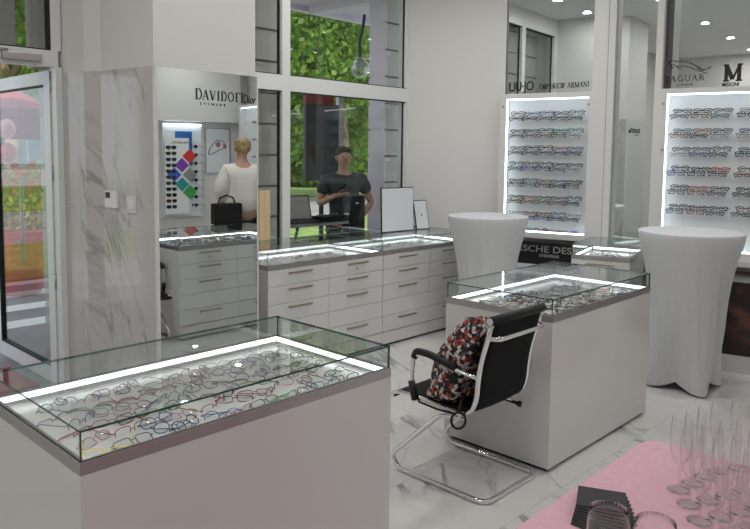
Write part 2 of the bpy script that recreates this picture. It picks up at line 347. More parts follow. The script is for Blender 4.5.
# windows
def frame_bars(mb, bars, y0, y1):
    for (x0, x1, z0, z1) in bars: mb.box(x0, x1, y0, y1, z0, z1, 0)
w1 = empty('window_1', (0, 0, 0)); tag(w1, kind='structure')
fb = MB(); frame_bars(fb, [(2.98, 5.60, .76, .84), (2.98, 5.60, 3.32, 3.4), (2.98, 3.05, .84, 3.32), (5.56, 5.60, .84, 3.32), (3.925, 4.015, .84, 3.32), (3.05, 3.925, 2.195, 2.33), (4.015, 5.56, 2.195, 2.33)], 4.9, 4.97)
fb.build('window_frame', M['pvc'], w1)
gk = MB()
for (x0, x1, z0, z1) in [(3.05, 3.925, .84, 2.195), (4.015, 5.56, .84, 2.195), (3.05, 3.925, 2.33, 3.32), (4.015, 5.56, 2.33, 3.32)]:
    g = .008; gk.box(x0, x0+g, 4.938, 4.957, z0, z1); gk.box(x1-g, x1, *((4.935, 4.965) if x1 < 5 else (4.938, 4.957)), z0, z1); gk.box(x0, x1, 4.905, 4.965, z0, z0+g); gk.box(x0, x1, 4.905, 4.965, z1-g, z1)
    MB().box(x0+g, x1-g, 4.945, 4.951, z0+g, z1-g).build('window_pane', M['window_glass'], w1)
gk.build('window_gasket', M['gasket'], w1)
# door wall: frame, transom light, open glass leaf
w2 = empty('window_2'); tag(w2, kind='structure')
fb = MB(); frame_bars(fb, [(.98, 1.98, 2.205, 2.31), (.98, 1.98, 3.3, 3.4), (.98, 1.05, 2.31, 3.3), (1.935, 2.0, 2.31, 3.3)], 4.84, 4.92)
fb.build('window_frame', M['pvc'], w2)
gk = MB(); gk.box(1.927, 1.935, 4.845, 4.915, 2.31, 3.3); gk.box(1.05, 1.93, 4.845, 4.915, 2.31, 2.318); gk.build('window_gasket', M['gasket'], w2)
MB().box(1.05, 1.928, 4.88, 4.886, 2.318, 3.3).build('window_pane', M['window_glass'], w2)
d1 = empty('door_1'); tag(d1, kind='structure')
MB().box(1.96, 2.002, 4.84, 4.92, 0, 2.205).box(.98, 1.02, 4.84, 4.92, 0, 2.205).build('door_frame', M['pvc'], d1)
lf = MB(); lf.box(1.95, 1.985, 4.93, 5.03, .02, 2.19); lf.box(1.95, 1.985, 6.0, 6.09, .02, 2.19); lf.box(1.95, 1.985, 5.03, 6.0, .02, .13); lf.box(1.95, 1.985, 5.03, 6.0, 2.1, 2.19)
lf.build('door_leaf', M['pvc'], d1)
g = MB(); g.box(1.955, 1.987, 5.03, 5.036, .13, 2.1); g.box(1.947, 1.987, 5.99, 6.0, .13, 2.1); g.box(1.947, 1.987, 5.03, 6.0, .13, .142); g.box(1.947, 1.987, 5.03, 6.0, 2.09, 2.1); g.build('door_gasket', M['gasket'], d1)
MB().box(1.965, 1.971, 5.036, 5.99, .142, 2.09).build('door_pane', M['window_glass'], d1)
MB().tube([(2.03, 5.72, .78), (2.03, 5.72, 1.42)], .014, 10).tube([(1.965, 5.72, .95), (2.03, 5.72, .95)], .009, 8).tube([(1.965, 5.72, 1.3), (2.03, 5.72, 1.3)], .009, 8).build('door_handle', M['alu'], d1)
hg = MB()
for z in (.75, 1.5, 2.1): hg.tube([(1.962, 4.925, z-.05), (1.962, 4.925, z+.05)], .012, 8)
hg.build('door_hinge', M['alu'], d1)
MB().box(1.62, 1.86, 4.80, 4.84, 2.225, 2.275, bev=.006).tube([(1.66, 4.82, 2.285), (1.5, 4.86, 2.29), (1.7, 4.9, 2.29)], .009, 6).build('door_closer', M['alu'], d1)

# ceiling lamps
for i, (x, y, e) in enumerate(LAMPS):
    L = empty('ceiling_lamp', (x, y, CEIL), 0, 'small round recessed ceiling downlight', 'lamp', 'recessed ceiling downlights')
    MB().lathe([(.045, 0), (.06, 0), (.06, -.01), (.045, -.01), (.045, 0)], 24).build('lamp_frame', M['pvc'], L)
    MB().lathe([(0, -.004), (.045, -.004)], 24).build('diffuser', M['lamp'], L)
    a = bpy.data.lights.new('lamp_light', 'AREA'); a.energy = e; a.shape = 'DISK'; a.size = .10; a.color = (1, .985, .96)
    ao = bpy.data.objects.new('lamp_light', a); COL.objects.link(ao); ao.parent = L; ao.location = (0, 0, -.03)

# ---------------------------------------------------------------- eyeglasses
FCOL = {'black': (.01, .01, .012), 'dark grey': (.08, .08, .09), 'brown': (.16, .07, .03), 'red': (.32, .05, .05), 'blue': (.05, .08, .24), 'pink': (.45, .24, .30), 'silver': (.55, .56, .58),
        'tortoise': (.22, .10, .03), 'teal': (.03, .18, .18), 'purple': (.20, .13, .30), 'yellow': (.72, .58, .03), 'green': (.10, .30, .08), 'orange': (.5, .2, .06)}
FM = {k: mat(k.replace(' ', '_')+'_frame_acetate', v, .25, .8 if k == 'silver' else 0) for k, v in FCOL.items()}
SHAPES = {'round': (.023, .021, 2.0), 'rectangular': (.026, .0165, 4.5), 'oval': (.025, .018, 2.4), 'wayfarer': (.026, .019, 3.2), 'slim': (.0285, .0135, 3.0)}
def rim_pts(sh, sx, n=14):
    a, b, e = SHAPES[sh]; cx = sx*.034; out = []
    for i in range(n):
        t = 2*PI*i/n; c, s_ = math.cos(t), math.sin(t)
        x = a*abs(c)**(2/e)*(1 if c >= 0 else -1); z = b*abs(s_)**(2/e)*(1 if s_ >= 0 else -1)
        if sh == 'wayfarer': x *= 1+.12*z/b; z *= 1
        out.append((cx+x, .004*abs(x+cx)/.06*-0+.006*(abs(cx+x)/.06)**2, z+b+.002))
    return out
def front_mb(sh, rw=.0016, m=0):
    b = MB(); bb = SHAPES[sh][1]
    for sx in (-1, 1): b.tube(rim_pts(sh, sx), rw, 5, m, closed=True)
    b.tube([(-.010, 0, bb*1.25), (0, -.001, bb*1.5), (.010, 0, bb*1.25)], rw, 5, m)
    for sx in (-1, 1): b.tube([(sx*.058, .005, bb*1.45), (sx*.068, .008, bb*1.5)], rw*1.2, 5, m)
    return b
def lens_mb(sh, sx, m=0):
    p = rim_pts(sh, sx); b = MB(); n = len(p); c = Vector((0, 0, 0))
    for q in p: c += Vector(q)
    c /= n; c.y -= .002
    return b.add(p+[tuple(c)], [(i, (i+1) % n, n) for i in range(n)], m, True)
def temple_mb(sh, sx, folded, rw=.0015, m=0):
    bb = SHAPES[sh][1]; z = bb*1.5
    if folded:
        y = .012+.005*(sx > 0); return MB().tube([(sx*.068, .008, z), (sx*.060, y+.004, z), (-sx*.02, y+.006, z-.004), (-sx*.045, y+.006, z-.010), (-sx*.058, y+.004, z-.03)], rw, 5, m, flat=1)
    return MB().tube([(sx*.068, .008, z), (sx*.070, .05, z), (sx*.068, .1, z-.001), (sx*.066, .122, z-.012), (sx*.064, .138, .004)], rw, 5, m)
CACHE = {}
def glasses_mesh(sh, col, folded, dark=False, rw=.0018):
    k = (sh, col, folded, dark, rw)
    if k not in CACHE:
        b = front_mb(sh, rw)
        for sx in (-1, 1):
            for src in (temple_mb(sh, sx, folded, rw), lens_mb(sh, sx, 1)):
                o = len(b.v); b.v += src.v; b.f += [[i+o for i in f] for f in src.f]; b.m += src.m; b.s += src.s
        o = b.build('eyeglasses', [FM[col], M['darklens'] if dark else M['lens']], fix=False); CACHE[k] = o.data; bpy.data.objects.remove(o)
    return CACHE[k]
def glasses(loc, rz, sh, col, folded, label, group, tilt=0, dark=False, rw=.0018, roll=0, scale=1):
    o = bpy.data.objects.new('sunglasses' if dark else 'eyeglasses', glasses_mesh(sh, col, folded, dark, rw)); COL.objects.link(o)
    o.location = loc; o.rotation_euler = (tilt, roll, rz); o.scale = (scale,)*3
    return tag(o, label, 'sunglasses' if dark else 'eyeglasses', group)
PROTO = {}
def parted_glasses(loc, rz, sh, col, folded, label, group, tilt=0):
    k = (sh, col, folded)
    if k not in PROTO:
        r = bpy.data.objects.new('eyeglasses', None); COL.objects.link(r); PROTO[k] = r
        front_mb(sh, .0016).build('rim', FM[col], r, fix=False)
        for sx in (-1, 1):
            lens_mb(sh, sx).build('lens', M['lens'], r, fix=False); temple_mb(sh, sx, folded).build('temple', FM[col], r, fix=False)
    else: r = copy_tree(PROTO[k])
    r.location = loc; r.rotation_euler = (tilt, 0, rz); r.empty_display_size = .05
    return tag(r, label, 'eyeglasses', group)
ORD = ['first', 'second', 'third', 'fourth', 'fifth', 'sixth', 'seventh', 'eighth', 'ninth', 'tenth', 'eleventh', 'twelfth', 'thirteenth', 'fourteenth']

# ---------------------------------------------------------------- display cabinets
def cabinet(origin, th, w, d, label, ncol=2, edge='edge2', group=None, split=None):
    """local X along the drawer front, drawer fronts on local y=0 facing -Y"""
    c = empty('display_cabinet', origin, th, label, 'display cabinet', group)
    e = .004
    bd = MB(); bd.box(0, w, .02, d, .022, .798); bd.box(0, w, .004, .02, .022, .125)
    bd.build('body', M['lacquer'], c)
    MB().box(.02, w-.02, .03, d-.02, 0, .022).build('plinth', M['dark_gap'], c)
    split = split or ([0, w*.5, w] if ncol == 2 else [0, w]); zs = [.797, .675, .54, .405, .27, .13]
    for ci in range(ncol):
        for k in range(5):
            x0, x1 = split[ci]+.0015, split[ci+1]-.0015
            dr = MB().box(x0, x1, 0, .019, zs[k+1]+.0015, zs[k]-.0015).build('drawer', M['drawer'], c)
            if k != 3:
                xm = (x0+x1)/2; zz = zs[k]-.032
                MB().box(xm-.115, xm+.115, -.022, -.014, zz-.006, zz+.006).box(xm-.105, xm-.095, -.016, .0, zz-.005, zz+.005).box(xm+.095, xm+.105, -.016, 0, zz-.005, zz+.005).build('handle', M['nickel'], dr)
            if k == 0 and ci == ncol-1: MB().lathe([(0, 0), (.009, 0), (.009, .004), (0, .004)], 12).build('lock', M['alu'], dr, ((x0+x1)/2, -.001, .722), (PI/2, 0, 0))
    # aluminium rim, tray floor
    rb = MB(); t = .014; z0, z1 = .798, .834
    rb.box(0, w, 0, t, z0, z1); rb.box(0, w, d-t, d, z0, z1); rb.box(0, t, t, d-t, z0, z1); rb.box(w-t, w, t, d-t, z0, z1)
    rb.build('rim', M['alu'], c)
    MB().box(t, w-t, t, d-t, .770, .776).box(t, w-t, t, t+.003, .776, .806).box(t, w-t, d-t-.003, d-t, .776, .806).box(t, t+.003, t, d-t, .776, .806).box(w-t-.003, w-t, t, d-t, .776, .806).build('tray', M['tray'], c)
    for (x0, x1, y0, y1) in ((t+.002, w-t-.002, t, t+.008), (t+.002, w-t-.002, d-t-.008, d-t), (t, t+.008, t+.009, d-t-.009), (w-t-.008, w-t, t+.009, d-t-.009)):
        q = MB().box(x0, x1, y0, y1, .811, .8315); k = {(1, 1): 4, (1, 0): 2, (0, 0): 5, (0, 1): 3}[(int(x1-x0 > .02), int((x0+x1)/2 < w/2 if x1-x0 < .02 else (y0+y1)/2 < d/2))]
        for i in range(6): q.m[i] = 0 if i == k else 1
        q.build('led_strip', [M['led'], M['alu']], c)
    g = .006; zt = .92
    for nm, a in (('front', (e, w-e, e, e+g, .834, zt-g)), ('back', (e, w-e, d-e-g, d-e, .834, zt-g)), ('l', (e, e+g, e+g, d-e-g, .834, zt-g)), ('r', (w-e-g, w-e, e+g, d-e-g, .834, zt-g)), ('top', (e, w-e, e, d-e, zt-g, zt))):
        MB().box(*a, 0, tm=1).build('glass_pane', [M['glass'], M[edge]], c)
    return c
C1 = ((.76, 1.79), (1.966, 2.49)); C2 = ((3.20, 1.80), (4.415, 2.49))
cabinet((C1[1][0], C1[1][1], 0), PI, 1.206, .70, 'nearest white display cabinet with a glass case, in the lower left', edge='edge')
cabinet((C2[1][0], C2[1][1], 0), PI, 1.215, .69, 'white display cabinet with a glass case right behind the black chair', edge='edge')
cabinet((3.12, 4.06, 0), 0, 1.218, .70, 'white drawer cabinet under the window, beside the wall mirror', edge='edge2', split=[0, .60, 1.218])
cabinet((4.342, 4.06, 0), 0, 1.218, .70, 'white drawer cabinet under the window, ending behind the far draped table', edge='edge2', split=[0, .62, 1.218])
c3 = Vector((5.50, 2.42, 0)); o3 = c3-D2*.47
cabinet(tuple(o3), TH, .47, .68, 'small white drawer cabinet with glass case against the right wall', ncol=1, edge='edge2')

palette1 = ['red', 'red', 'blue', 'brown', 'pink', 'brown', 'tortoise', 'silver', 'purple', 'black', 'dark grey', 'black', 'dark grey', 'silver', 'pink', 'green']
palette2 = ['black', 'silver', 'blue', 'dark grey', 'black', 'tortoise', 'silver', 'dark grey', 'orange', 'black', 'purple']
shl = ['rectangular', 'oval', 'slim', 'rectangular', 'round', 'slim', 'wayfarer']
rackshl = ['slim', 'rectangular', 'slim', 'slim', 'oval']
def fill_case(mn, mx, cols, rows, pal, where, group, parted=False, rot0=0, frame=None, maxn=999, zf=.7775, jitter=.02, colours=None, marg=.10):
    n = 0; used = set()
    for r in range(rows):
        for c in range(cols):
            if n >= maxn: return
            x = mn[0]+marg+(mx[0]-mn[0]-2*marg)*(c+.5*(r % 2)*.6)/(max(cols-1, 1)+.3); y = mn[1]+.07+(mx[1]-mn[1]-.21)*r/max(rows-1, 1)
            x += random.uniform(-jitter, jitter); y += random.uniform(-jitter, jitter)*.5
            col = random.choice(pal)
            if colours and (r, c) in colours: col = colours[(r, c)]
            sh = random.choice(shl); fo = random.random() < .35
            rz = rot0+random.uniform(-.6, .6); lying = random.random() < .55; fo = lying or fo
            tilt = random.uniform(-1.3, -.8) if lying else random.uniform(-.12, 0)
            p = Vector((x, y, zf+(.022 if lying else .004)))
            if frame: o, th = frame; p = Matrix.Translation(o) @ Matrix.Rotation(th, 4, 'Z') @ p; rz += th
            lab = '%s %s eyeglasses in %s, %s row back, %s from left' % (col, sh, where[0], ORD[r], ORD[c])
            (parted_glasses if parted else glasses)(p, rz, sh, col, fo, lab, group, tilt=tilt, **({} if parted else {'rw': .0021}))
            n += 1
fill_case((.78, 1.81), (1.946, 2.47), 11, 6, palette1, ('nearest glass case', ''), 'eyeglasses in the nearest glass case', True,
          colours={(0, 0): 'yellow', (0, 1): 'dark grey', (0, 2): 'blue', (0, 3): 'black', (1, 0): 'pink', (1, 1): 'red', (2, 0): 'red', (2, 1): 'red', (3, 0): 'blue'})
fill_case((3.22, 1.82), (4.395, 2.47), 11, 6, palette2, ('case behind the chair', ''), 'eyeglasses in the glass case behind the chair', maxn=60)
for k, ox in enumerate((3.12, 4.342)):
    fill_case((.0, .0), (1.218, .5), 7, 2, ['silver', 'black', 'pink', 'dark grey', 'blue', 'silver', 'red'], (('window cabinet by the mirror', 'window cabinet farther right')[k], 'the front'),
              'eyeglasses in the window cabinets', frame=(Vector((ox, 4.06, 0)), 0), maxn=14, zf=.7775)
fill_case((0, 0), (.47, .68), 3, 3, ['silver', 'dark grey', 'black'], ('small right hand case', ''), 'eyeglasses in the small glass case', frame=(o3, TH), maxn=8)

# ---------------------------------------------------------------- wall mirrors and their lettering
wm = empty('wall_mirror', (2.20, 3.96, 0), 0, 'tall wall mirror on the marble pier reflecting a woman in white', 'mirror')
MB().box(0, .742, -.012, 0, .09, 2.165).build('mirror_glass', [M['mirror']], wm)
MB().box(.742, .752, -.014, .01, .09, 2.165).box(0, .742, -.014, 0, .08, .09).build('mirror_edge', M['panel'], wm)
serif_obj('lettering', 'DAVIDOFF', .062, M['letter'], wm, (.262, -.0135, 1.985), track=.13, width=.395, big_first=1)
text_obj('lettering', 'EYEWEAR', .022, M['letter'], wm, (.30, -.0135, 1.952), spacing=2.4)
text_obj('lettering', 'Dior', .080, M['letter'], wm, (.628, -.0135, 1.982), sx=.66, shear=.3)

# panels on the right wall. local frame: x along D2, y into the wall
def wallthing(name, s, label, cat): p = P(s, 0); return empty(name, tuple(p), TH, label, cat)
TURN = 11.5
def mirror_panel(s0, s1, z0, z1, label):
    m = wallthing('wall_mirror', s0, label, 'mirror'); w = s1-s0
    a = math.radians(TURN)                                            # turned about its right edge, left edge set deeper
    g = MB().box(-w*1.015, 0, 0, .006, z0, z1).build('mirror_glass', M['mirror'], m, (w, .001, 0), (0, 0, -a))
    MB().box(-w*1.015, 0, .0065, .02, z0, z1).build('backing_board', M['panel'], m, (w, .001, 0), (0, 0, -a))
    return g
mu1 = mirror_panel(-2.07, -1.195, 2.25, 3.5, 'high wall mirror with two black brand letterings above the left lit rack')
text_obj('lettering', 'LIU·JO', .125, M['letter'], mu1, (-0.872, -.001, 2.29), sx=.84, spacing=.95, bold=.002)
text_obj('lettering', 'EYEWEAR', .02, M['letter'], mu1, (-0.765, -.001, 2.262), spacing=2.0)
serif_obj('lettering', 'EMPORIO', .05, M['letter'], mu1, (-0.535, -.001, 2.292), track=.08, width=.235)
serif_obj('lettering', 'ARMANI', .05, M['letter'], mu1, (-0.245, -.001, 2.292), track=.08, width=.22)
eg = MB()
for k in range(4):
    strokes(eg, [([(-.5+.1*k, .9-.22*k), (-.06, .82-.22*k)], .10), ([(.06, .82-.22*k), (.5-.1*k, .9-.22*k)], .10)], 0, 0, .055, 0)
strokes(eg, [([(0, 0), (0, .95)], .12)], 0, 0, .055, 0)
eg.build('emblem', M['letter'], mu1, (-0.290, -.001, 2.288))
mu2 = mirror_panel(-.60, .45, 2.25, 3.5, 'high wall mirror with leaping cat and bold letter marks above the right rack')
serif_obj('lettering', 'JAGUAR', .052, M['letter'], mu2, (-1.062, -.001, 2.325), track=.16, width=.335)
text_obj('lettering', 'EYEWEAR', .030, M['letter'], mu2, (-0.965, -.001, 2.283), sx=1, spacing=1.05)
cat = MB()
strokes(cat, [([(0, .9), (.05, 1.0), (.14, .98), (.24, .92), (.42, .90), (.58, .78), (.74, .60), (.86, .42), (1.0, .46), (1.06, .56)], .035),
              ([(0, .9), (.03, .80), (.12, .80), (.2, .70), (.3, .66), (.42, .66), (.55, .58), (.66, .46)], .028),
              ([(.06, .78), (.10, .62), (.02, .56)], .03), ([(.2, .70), (.26, .56), (.34, .54)], .03), ([(.66, .46), (.78, .36), (.88, .30), (.98, .20)], .032), ([(.72, .56), (.80, .42), (.90, .38)], .03)], 0, 0, .27, 0)
cat.v = [(x*1.25, y, z*.62) for x, y, z in cat.v]
cat.build('emblem', M['letter'], mu2, (-1.045, -.001, 2.345))
bigm = MB()
strokes(bigm, [([(.16, 0), (.16, 1)], .20), ([(.86, 0), (.86, 1)], .22), ([(.14, .98), (.52, .12)], .24), ([(.52, .12), (.88, .98)], .12), ([(0, .04), (.34, .04)], .09), ([(.68, .04), (1.04, .04)], .09), ([(0, .96), (.28, .96)], .09), ([(.76, .96), (1.04, .96)], .09)], 0, 0, .145, 0)
bigm.build('lettering', M['letter'], mu2, (-0.585, -.001, 2.302))
text_obj('lettering', 'MISSONI', .044, M['letter'], mu2, (-0.592, -.001, 2.262), sx=.82, bold=.0015)
mm = mirror_panel(-1.0, -.655, .30, 3.5, 'narrow full height wall mirror between the two lit racks')
pf = wallthing('wall_panel', -1.195, 'white wall panel between left lit rack and narrow mirror', 'panel')
MB().box(0, .13, 0, .11, 0, 3.5).box(.134, .193, 0, .11, 0, 3.5).build('board', M['panel'], pf)
MB().box(.13, .134, .006, .1, 0, 3.5).build('joint', M['dark_gap'], pf)
pf = wallthing('wall_panel', -.655, 'slim white wall panel at the left edge of the right rack', 'panel')
MB().box(0, .055, 0, .11, 0, 3.5).build('board', M['panel'], pf)

def lit_rack(s0, s1, ls0, ls1, z0, z1, lz0, lz1, label):
    """protruding white frame with a recessed glowing panel"""
    c = wallthing('lit_display_rack', s0, label, 'display rack'); w = s1-s0; a, b = ls0-s0, ls1-s0
    fr = MB(); fr.box(0, a, 0, .19, z0, z1); fr.box(b, w, 0, .115, z0, z1); fr.box(a, b, 0, .115, z0, lz0); fr.box(a, b, 0, .115, lz1, z1)
    fr.build('frame', M['panel'], c)
    MB().box(a, b, .10, .112, lz0, lz1).build('back_panel', M['rack'], c)
    for q in ((a, a+.012, .012, .03, lz0, lz1), (b-.012, b, .012, .03, lz0, lz1), (a+.012, b-.012, .012, .03, lz1-.012, lz1), (a+.012, b-.012, .012, .03, lz0, lz0+.012)):
        if q[0] != b-.012: MB().box(*q).build('led_strip', M['led_cool'], c)
    return c, a, b
L1o, a1, b1 = lit_rack(-2.07, -1.195, -2.008, -1.215, .86, 2.25, .915, 2.20, 'left lit white wall rack holding rows of eyeglasses')
for (x, z) in ((.03, 2.13), (.85, 2.13)): MB().tube([(x, -.012, z), (x, 0.0, z)], .012, 10).build('standoff', M['alu'], L1o)
L2o, a2, b2 = lit_rack(-.60, .45, -.548, .42, .79, 2.25, .85, 2.205, 'right lit white wall rack holding rows of eyeglasses')
for (x, z) in ((.025, 2.12), (.03, 1.72)): MB().tube([(x, -.012, z), (x, 0.0, z)], .012, 10).build('standoff', M['alu'], L2o)
MB().box(.612, .618, .07, .075, 1.26, 1.92).build('acrylic_divider', M['white'], L2o)
L3o, a3, b3 = lit_rack(3.9, 4.9, 3.95, 4.83, .86, 2.5, .95, 2.45, 'lit white wall rack further along the right wall')
def fill_rack(rk, s0, xs, zs, pal, where, group, pl):
    base = P(s0, 0); bar = MB()
    for r, z in enumerate(zs):
        for c, x in enumerate(xs):
            for k in range(pl[r]):
                xx = x+(.022 if k else -.006)+random.uniform(-.005, .005); zz = z+(.008 if k else -.034)
                p = base+D2*xx+N2*(.02 if k else .035); col = random.choice(pal); sh = random.choice(rackshl)
                lab = '%s %s eyeglasses, %s, row %s, %s from left%s' % (col, sh, where, ORD[r], ORD[c], (', upper' if k else ', lower') if pl[r] > 1 else '')
                o = glasses((p.x, p.y, zz), TH, sh, col, True, lab, group, rw=.0028, scale=1.16)
            bar.box(x-.004, x+.004, .02, .10, z-.012, z-.004)
    bar.build('peg', M['alu'], rk)
rp = ['black', 'black', 'dark grey', 'brown', 'black', 'dark grey', 'tortoise', 'silver', 'dark grey', 'black', 'blue', 'black', 'teal', 'dark grey']
fill_rack(L1o, -2.07, [.155, .295, .435, .575, .715], [2.03, 1.865, 1.70, 1.545, 1.385, 1.225, 1.07, .945], rp, 'left lit wall rack', 'eyeglasses on the left lit rack', [2, 2, 2, 2, 2, 2, 2, 1])
fill_rack(L2o, -.60, [.16, .32, .48, .68], [2.03, 1.86, 1.70, 1.53, 1.365, 1.195], rp+['red', 'blue', 'red', 'silver'], 'right lit wall rack', 'eyeglasses on the right lit rack', [2]*6)
fill_rack(L3o, 3.9, [.2, .4], [2.2, 1.9, 1.6], rp, 'far wall rack seen in the mirror', 'eyeglasses on the far lit rack', [1]*3)

# low counter and brand board below the left rack
lc = wallthing('low_counter', -2.05, 'low white counter below the left lit rack', 'counter')
MB().box(0, .85, -.32, 0, .0, .60).build('counter_body', M['lacquer'], lc)
MB().box(-.005, .86, -.335, 0, .60, .625).build('counter_top', M['glass'] if 0 else M['rack'], lc)
sb = wallthing('brand_board', -1.97, 'black brand board with grey lettering leaning below the left rack', 'sign')
sb.location = tuple(P(-1.97, -.12)+Vector((0, 0, .626)))
MB().box(0, .86, 0, .02, 0, .215, bev=.002).build('board', M['black'], sb, rot=(-.04, 0, 0))
text_obj('lettering', 'PORSCHE DESIGN', .085, M['alu'], sb, (-.0, -.003, .120), rot=(PI/2-.04, 0, 0), sx=1.24, spacing=1.02, bold=.001)
text_obj('lettering', 'EYEWEAR', .036, M['alu'], sb, (.37, -.003, .075), rot=(PI/2-.04, 0, 0), sx=1.2, bold=.001)
# dark cabinet under the right rack on a white plinth
dc = wallthing('low_cabinet', -.32, 'dark brown glossy low cabinet on white plinth behind the draped table', 'cabinet')
MB().box(0, 1.3, -.66, 0, .0, .125).build('plinth', M['lacquer'], dc)
MB().box(0.02, 1.3, -.60, 0, .125, .70).build('body', M['brown_dark'], dc)
MB().box(-.25, 1.3, -.06, 0, .745, .79).build('ledge', M['panel'], L2o)

# ---------------------------------------------------------------- back wall seen in the mirror
W3n = Vector((-.2421, .9702, 0)); TH3 = math.atan2(.2421, .9702)     # local x = (.97,.242) towards the corner
def Q(t, off=0): return END+Vector((.9702, .2421, 0))*(t-.22)+W3n*off
struct('trim_bulkhead', MB().box(-9.0, 0, -.05, .22, 2.2, CEIL), M['wall'], loc=tuple(Q(0, .0)), rot=(0, 0, TH3))
sr = empty('sunglasses_rack', tuple(Q(-1.38, .01)), TH3+PI, 'white sunglasses rack with coloured diamonds on the rear wall', 'display rack')
# local x now runs away from the corner; facing local -y into the room
MB().box(-.68, .02, -.10, -.0, .5, 2.16).build('back_panel', M['rack'], sr)
MB().box(-.66, .0, -.17, -.10, 2.12, 2.15).build('led_strip', M['led_cool'], sr)
MB().box(-.50, -.20, -.125, -.11, 1.42, 2.02).build('blue_card', mat('blue_card', (.02, .12, .42), .5), sr)
MB().box(-.43, -.0, -.16, -.13, .55, 1.90).build('white_board', M['white'], sr)
text_obj('lettering', 'POLAROID', .06, M['letter'], sr, (-.42, -.162, 1.80), sx=1.0)
dm = MB(); dmm = [mat('diamond_'+n, c, .5) for n, c in (('purple', (.20, .05, .42)), ('red', (.60, .03, .03)), ('teal', (.02, .30, .30)), ('green', (.05, .35, .08)), ('grey', (.25, .27, .25)), ('blue', (.03, .12, .6)))]
for i, (x, z) in enumerate(((-.30, 1.42), (-.44, 1.58), (-.30, 1.08), (-.44, .94), (-.44, 1.25), (-.16, 1.25))):
    h = .13; dm.add([(x-h, -.164, z), (x, -.164, z-h), (x+h, -.164, z), (x, -.164, z+h)], [(0, 1, 2, 3)], i)
dm.build('diamond_print', dmm, sr)
for k in range(11):
    p = Q(-1.38-(-.10), .18); loc = Q(-1.27, .18)
    glasses((loc.x, loc.y, 1.70-.105*k), TH3+PI, 'wayfarer', ('black', 'tortoise', 'blue', 'black')[k % 4], False, 'dark sunglasses on the white rack seen in the mirror, %s down' % ORD[k], 'sunglasses on the rear rack', dark=True, rw=.0025, scale=1.5)
for k in range(8):
    loc = Q(-.86, .14)
    glasses((loc.x, loc.y, 1.72-.15*k), TH3+PI+.9, 'round', 'black', False, 'round sunglasses on the rack side seen in the mirror, %s down' % ORD[k], 'sunglasses on the rear rack side', dark=True, rw=.0025, scale=1.4)
po = empty('framed_poster', tuple(Q(-.36, .012)), TH3+PI, 'framed poster of a pair of glasses on the rear wall', 'poster')
MB().box(-.24, .24, -.012, .01, 1.26, 2.10).build('picture_frame', M['alu'], po)
MB().box(-.22, .22, -.016, -.012, 1.28, 2.08).build('print', M['rack'], po)
pr = MB(); pr.tube([(.19, -.018, 1.62), (.15, -.018, 1.75), (.02, -.018, 1.88), (-.10, -.018, 1.86), (-.16, -.018, 1.74), (-.02, -.018, 1.70), (.12, -.018, 1.62), (.19, -.018, 1.62)], .008, 5)
pr.build('drawn_spectacles', mat('poster_ink', (.12, .16, .2), .6), po)
MB().lathe([(0, 0), (.05, 0), (.05, .003), (0, .003)], 16).build('drawn_lens', mat('poster_rose', (.5, .2, .22), .6), po, (.0, -.018, 1.80), (PI/2, 0, 0))
MB().lathe([(0, 0), (.04, 0), (.04, .003), (0, .003)], 16).build('drawn_lens', mat('poster_rose2', (.5, .22, .24), .6), po, (-.12, -.018, 1.78), (PI/2, 0, 0))

# ---------------------------------------------------------------- switches on the marble
pd = Vector((-.124, .992, 0)); pth = math.atan2(-.992, .124)           # facing the door side
def plate(t, z): return Vector((2.19, 3.97, 0))+Vector((2.118-2.19, .55, 0)).normalized()*t+Vector((0, 0, z))
th_ = math.atan2(.55, -.072)+PI
r = empty('thermostat', tuple(plate(.44, 1.34)), th_, 'white room thermostat with black display on the marble pier', 'thermostat')
MB().box(-.065, .065, -.022, 0, -.055, .055, bev=.004).build('housing', M['white'], r); MB().box(-.05, -.005, -.025, -.02, .008, .045).build('display', M['black'], r)
r = empty('light_switch', tuple(plate(.235, 1.315)), th_, 'white light switch plate on the marble pier beside the mirror', 'switch')
MB().box(-.045, .045, -.01, 0, -.055, .055, bev=.003).build('plate', M['panel'], r); MB().box(-.024, .024, -.016, -.008, -.03, .03, bev=.003).build('rocker', M['white'], r)

